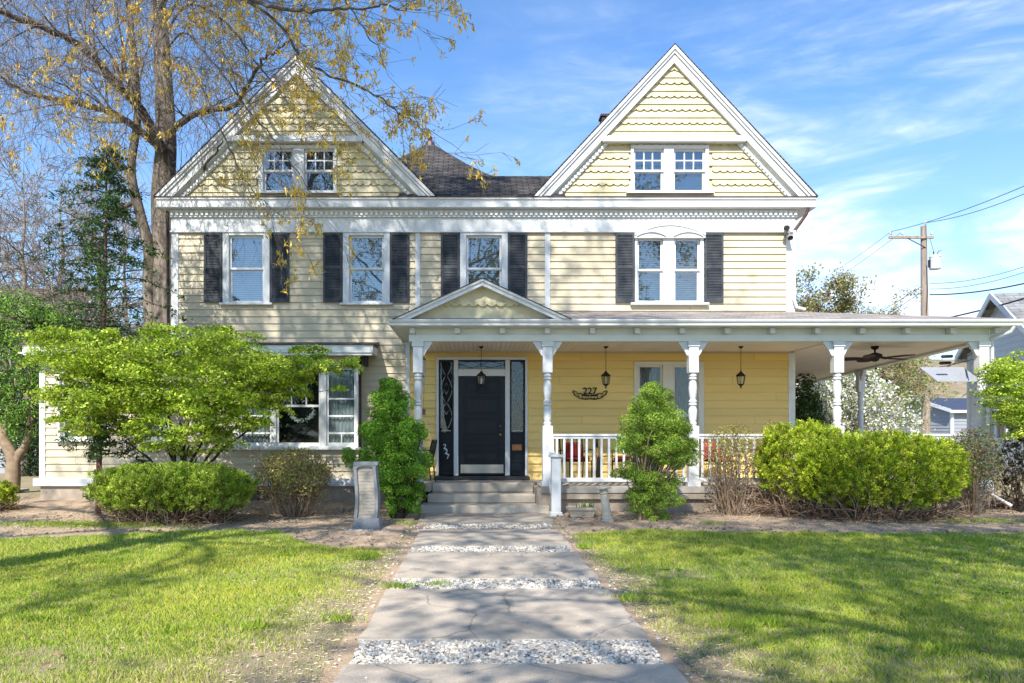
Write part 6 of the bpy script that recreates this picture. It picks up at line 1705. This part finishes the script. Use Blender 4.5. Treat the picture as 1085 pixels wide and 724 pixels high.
small_house('brown roofed house behind bare trees at the far left', fx(15, 42), 27, 7.5, 7, 7.4, 2.2, rad(6), mat('brown_wall', (.16, .12, .09), (.12, .09, .07), .8, 2), tanroof_m, wins=[(0, -2.4, -1.5, 5, 6.6), (0, 1.5, 2.4, 5, 6.6)])
small_house('white house between the brown roofed house and the maple trunk', fx(95, 50), 36, 8.5, 8, 7.0, 1.8, rad(-4), vinyl_m, greyroof_m, wins=[(0, -3, -2.1, 4.6, 6.2), (0, .2, 1.1, 4.6, 6.2), (0, 2.4, 3.2, 4.6, 6.2)])
small_house('grey shed low behind the juniper at the left edge', fx(2, 27), 13, 2.6, 3, 2.6, .8, 0, grayhouse_m, greyroof_m, name='garden_shed', wins=[(0, .2, .8, 1.2, 2.0)])
# hanging awning before the white house
t = thing('window_awning', 'grey slatted awning sloping from the white house beside the utility pole', 'awning', (fx(1012, 28), 12.5, 3.3))
M = MB()
for q in range(11):
    u0, u1 = q / 11, (q + .93) / 11
    A_ = lambda u: (-.85 - .0 * u, -.8 + 1.1 * u, .6 * u); M.hexa([A_(u0), (.8, A_(u0)[1], A_(u0)[2]), (.8, A_(u1)[1], A_(u1)[2]), A_(u1)], [(-.85, A_(u0)[1], A_(u0)[2] + .03), (.8, A_(u0)[1], A_(u0)[2] + .03), (.8, A_(u1)[1], A_(u1)[2] + .03), (-.85, A_(u1)[1], A_(u1)[2] + .03)])
M.build('canopy', grayhouse_m, t)
M = MB(); M.tube([(-.83, -.78, 0), (-.8, .3, -.5)], .02, 5); M.tube([(.78, -.78, 0), (.78, .3, -.5)], .02, 5); M.build('arms', greytrim_m, t)

# utility pole
D = 40; X = fx(981, D); Y = D - 16; k = D / FPX
Z = lambda py: fz(py, D)
wood_m = mat('weathered_pole', (.36, .28, .22), (.22, .165, .13), .9, 3, (3, 3, .3), .5, 20)
t = thing('utility_pole', 'weathered wooden utility pole with crossarm and grey transformer beyond the porch', 'utility pole', (X, Y, GZ))
M = MB(); M.tube([(0, 0, 0), (-.05, 0, 6), (-.12, 0, Z(240) - GZ)], [.24, .20, .14], 12); M.build('pole', wood_m, t, smooth=True)
M = MB(); za = Z(252.5) - GZ; M.box(-2.05, .30, -.22, -.12, za - .07, za + .07); M.build('crossarm', wood_m, t, bevel=.01)
M = MB(); M.tube([(-1.1, -.2, za - .05), (-.1, -.16, za - .55)], .025, 5); M.build('arm_brace', black_m, t)
ins = [(-1.95, za + .08), (-1.35, za + .08), (.2, za + .08), (-.12, Z(240) - GZ)]
for x, z in ins:
    M = MB(); M.lathe(x, -.17, [(.03, z), (.03, z + .06), (.07, z + .08), (.06, z + .13), (.075, z + .15), (.04, z + .22), (.0, z + .23)], 10); M.build('insulator', mat('porcelain', (.5, .48, .45), None, .3) if 'porcelain' not in MATS else MATS['porcelain'], t)
M = MB(); zt = Z(286) - GZ; M.lathe(.42, -.1, [(.0, zt - .02), (.25, zt), (.27, zt + .04), (.27, zt + .62), (.29, zt + .64), (.27, zt + .70), (.12, zt + .78), (.0, zt + .79)], 18)
M.build('transformer', mat('transformer_grey', (.55, .57, .58), (.48, .5, .5), .45), t)
M = MB(); M.box(.08, .2, -.15, -.05, zt + .1, zt + .5); M.tube([(.35, -.1, zt + .75), (.35, -.1, zt + .95)], .03, 6); M.tube([(.52, -.1, zt + .72), (.60, -.1, zt + .95), (.75, -.1, zt + 1.0)], .02, 6); M.build('transformer_bracket', black_m, t)
M = MB(); M.tube([(.35, -.1, zt + .95), (.1, -.2, zt + 1.6), (-.3, -.17, za + .1)], .012, 4); M.tube([(-.06, -.18, zt + .2), (-.05, -.22, zt - 1.2), (-.1, -.2, Z(335) - GZ)], .02, 4); M.build('riser_cable', black_m, t)
def wire(label, a, b, sag, r=.014, group='overhead wires on the utility pole'):
    a = np.array(a, float); b = np.array(b, float); M = MB(origin=a); n = 24
    M.tube([a + (b - a) * i / n - np.array([0, 0, sag * 4 * (i / n) * (1 - i / n)]) for i in range(n + 1)], r, 4)
    o = M.build('overhead_wire', black_m, None); o['label'] = label; o['category'] = 'wire'; o['group'] = group
P0 = np.array([X, Y - .17, GZ])
wire('upper wire from the crossarm tip rising to the right edge', P0 + (-1.95, 0, za + .3), fp(1120, 182, 26), .2)
wire('wire just under the topmost one, running from the pole top to the right edge', P0 + (-.12, 0, Z(240) + .2), fp(1120, 190, 27), .25)
wire('wire from the crossarm tip sinking behind the budding tree', P0 + (-1.95, 0, za + .3), fp(850, 305, 75), .3)
wire('wire from the middle of the crossarm sinking behind the budding tree', P0 + (-1.35, 0, za + .3), fp(845, 318, 78), .3)
wire('thin telephone wire, highest of the lower wires right of the pole', P0 + (0.1, 0, Z(300)), fp(1120, 270, 30), .3, .012)
wire('thin telephone wire, second of the lower wires right of the pole', P0 + (0.1, 0, Z(306)), fp(1120, 276, 30), .3, .012)
wire('thick black cable crossing right of the pole above the white house', P0 + (0.1, 0, Z(312)), fp(1120, 292, 30), .2, .03)
wire('black service cable running down over the white house roof', fp(1120, 306, 22), fp(975, 342, 36), .1, .03)
wire('thin wire dropping left from the pole behind the porch roof, upper one', P0 + (-.1, 0, Z(300)), fp(900, 345, 60), .2, .018)
wire('thin wire dropping left from the pole behind the porch roof, lower one', P0 + (-.1, 0, Z(306)), fp(905, 350, 60), .2, .018)
wire('thin wire below the porch roof, from the pole to the white house', P0 + (.0, 0, Z(390)), fp(1034, 380, 27), .05, .018)

# far hillside
nx, ny = 80, 30; xs = np.linspace(60, 760, nx); ys = np.linspace(250, 700, ny)
Xg, Yg = np.meshgrid(xs, ys, indexing='ij'); P = np.stack([Xg.ravel(), Yg.ravel(), 0 * Xg.ravel()], 1)
hgt = 44 * np.clip((P[:, 1] - 250) / 160, 0, 1) ** .8 * np.clip((P[:, 0] - 60) / 150, 0, 1) ** .7 * (1 + .12 * vnoise(P, .02, 3)) + .8 * vnoise(P, .2, 5)
P[:, 2] = GZ + np.maximum(hgt, -.5); i, j = np.meshgrid(np.arange(nx - 1), np.arange(ny - 1), indexing='ij'); a = (i * ny + j).ravel()
M = MB(); M.add(P, np.stack([a, a + ny, a + ny + 1, a + 1], 1)); M.build('hill', hill_m, None, smooth=True, kind='structure')
# side street paving beyond the left wing
M = MB(); M.box(fx(-60, 19), fx(36, 19.5), 2.4, 3.3, GZ, GZ + .06); M.build('side_path', concrete_m, None, kind='structure')

for px, py, D_s in ((1003, 378, 27.6), (1001, 385, 27.8)):
    M = MB(origin=fp(px, py, D_s)); p0 = fp(px - 6, py, D_s); p1 = fp(px + 7, py - .5, D_s)
    M.tube([p0, p0 + (p1 - p0) * .1, p0 + (p1 - p0) * .9, p1], [.02, .06, .06, .02], 8)
    o = M.build('cable_splice', black_m, None, smooth=True); o['label'] = ('upper' if py < 380 else 'lower') + ' black splice case hanging on the low cable between pole and white house'; o['category'] = 'cable box'; o['group'] = 'black splice cases on the low cable'
wire('low cable carrying the black splice cases under the porch roof', P0 + (.0, 0, Z(398)), fp(1034, 372, 27), .05, .02)
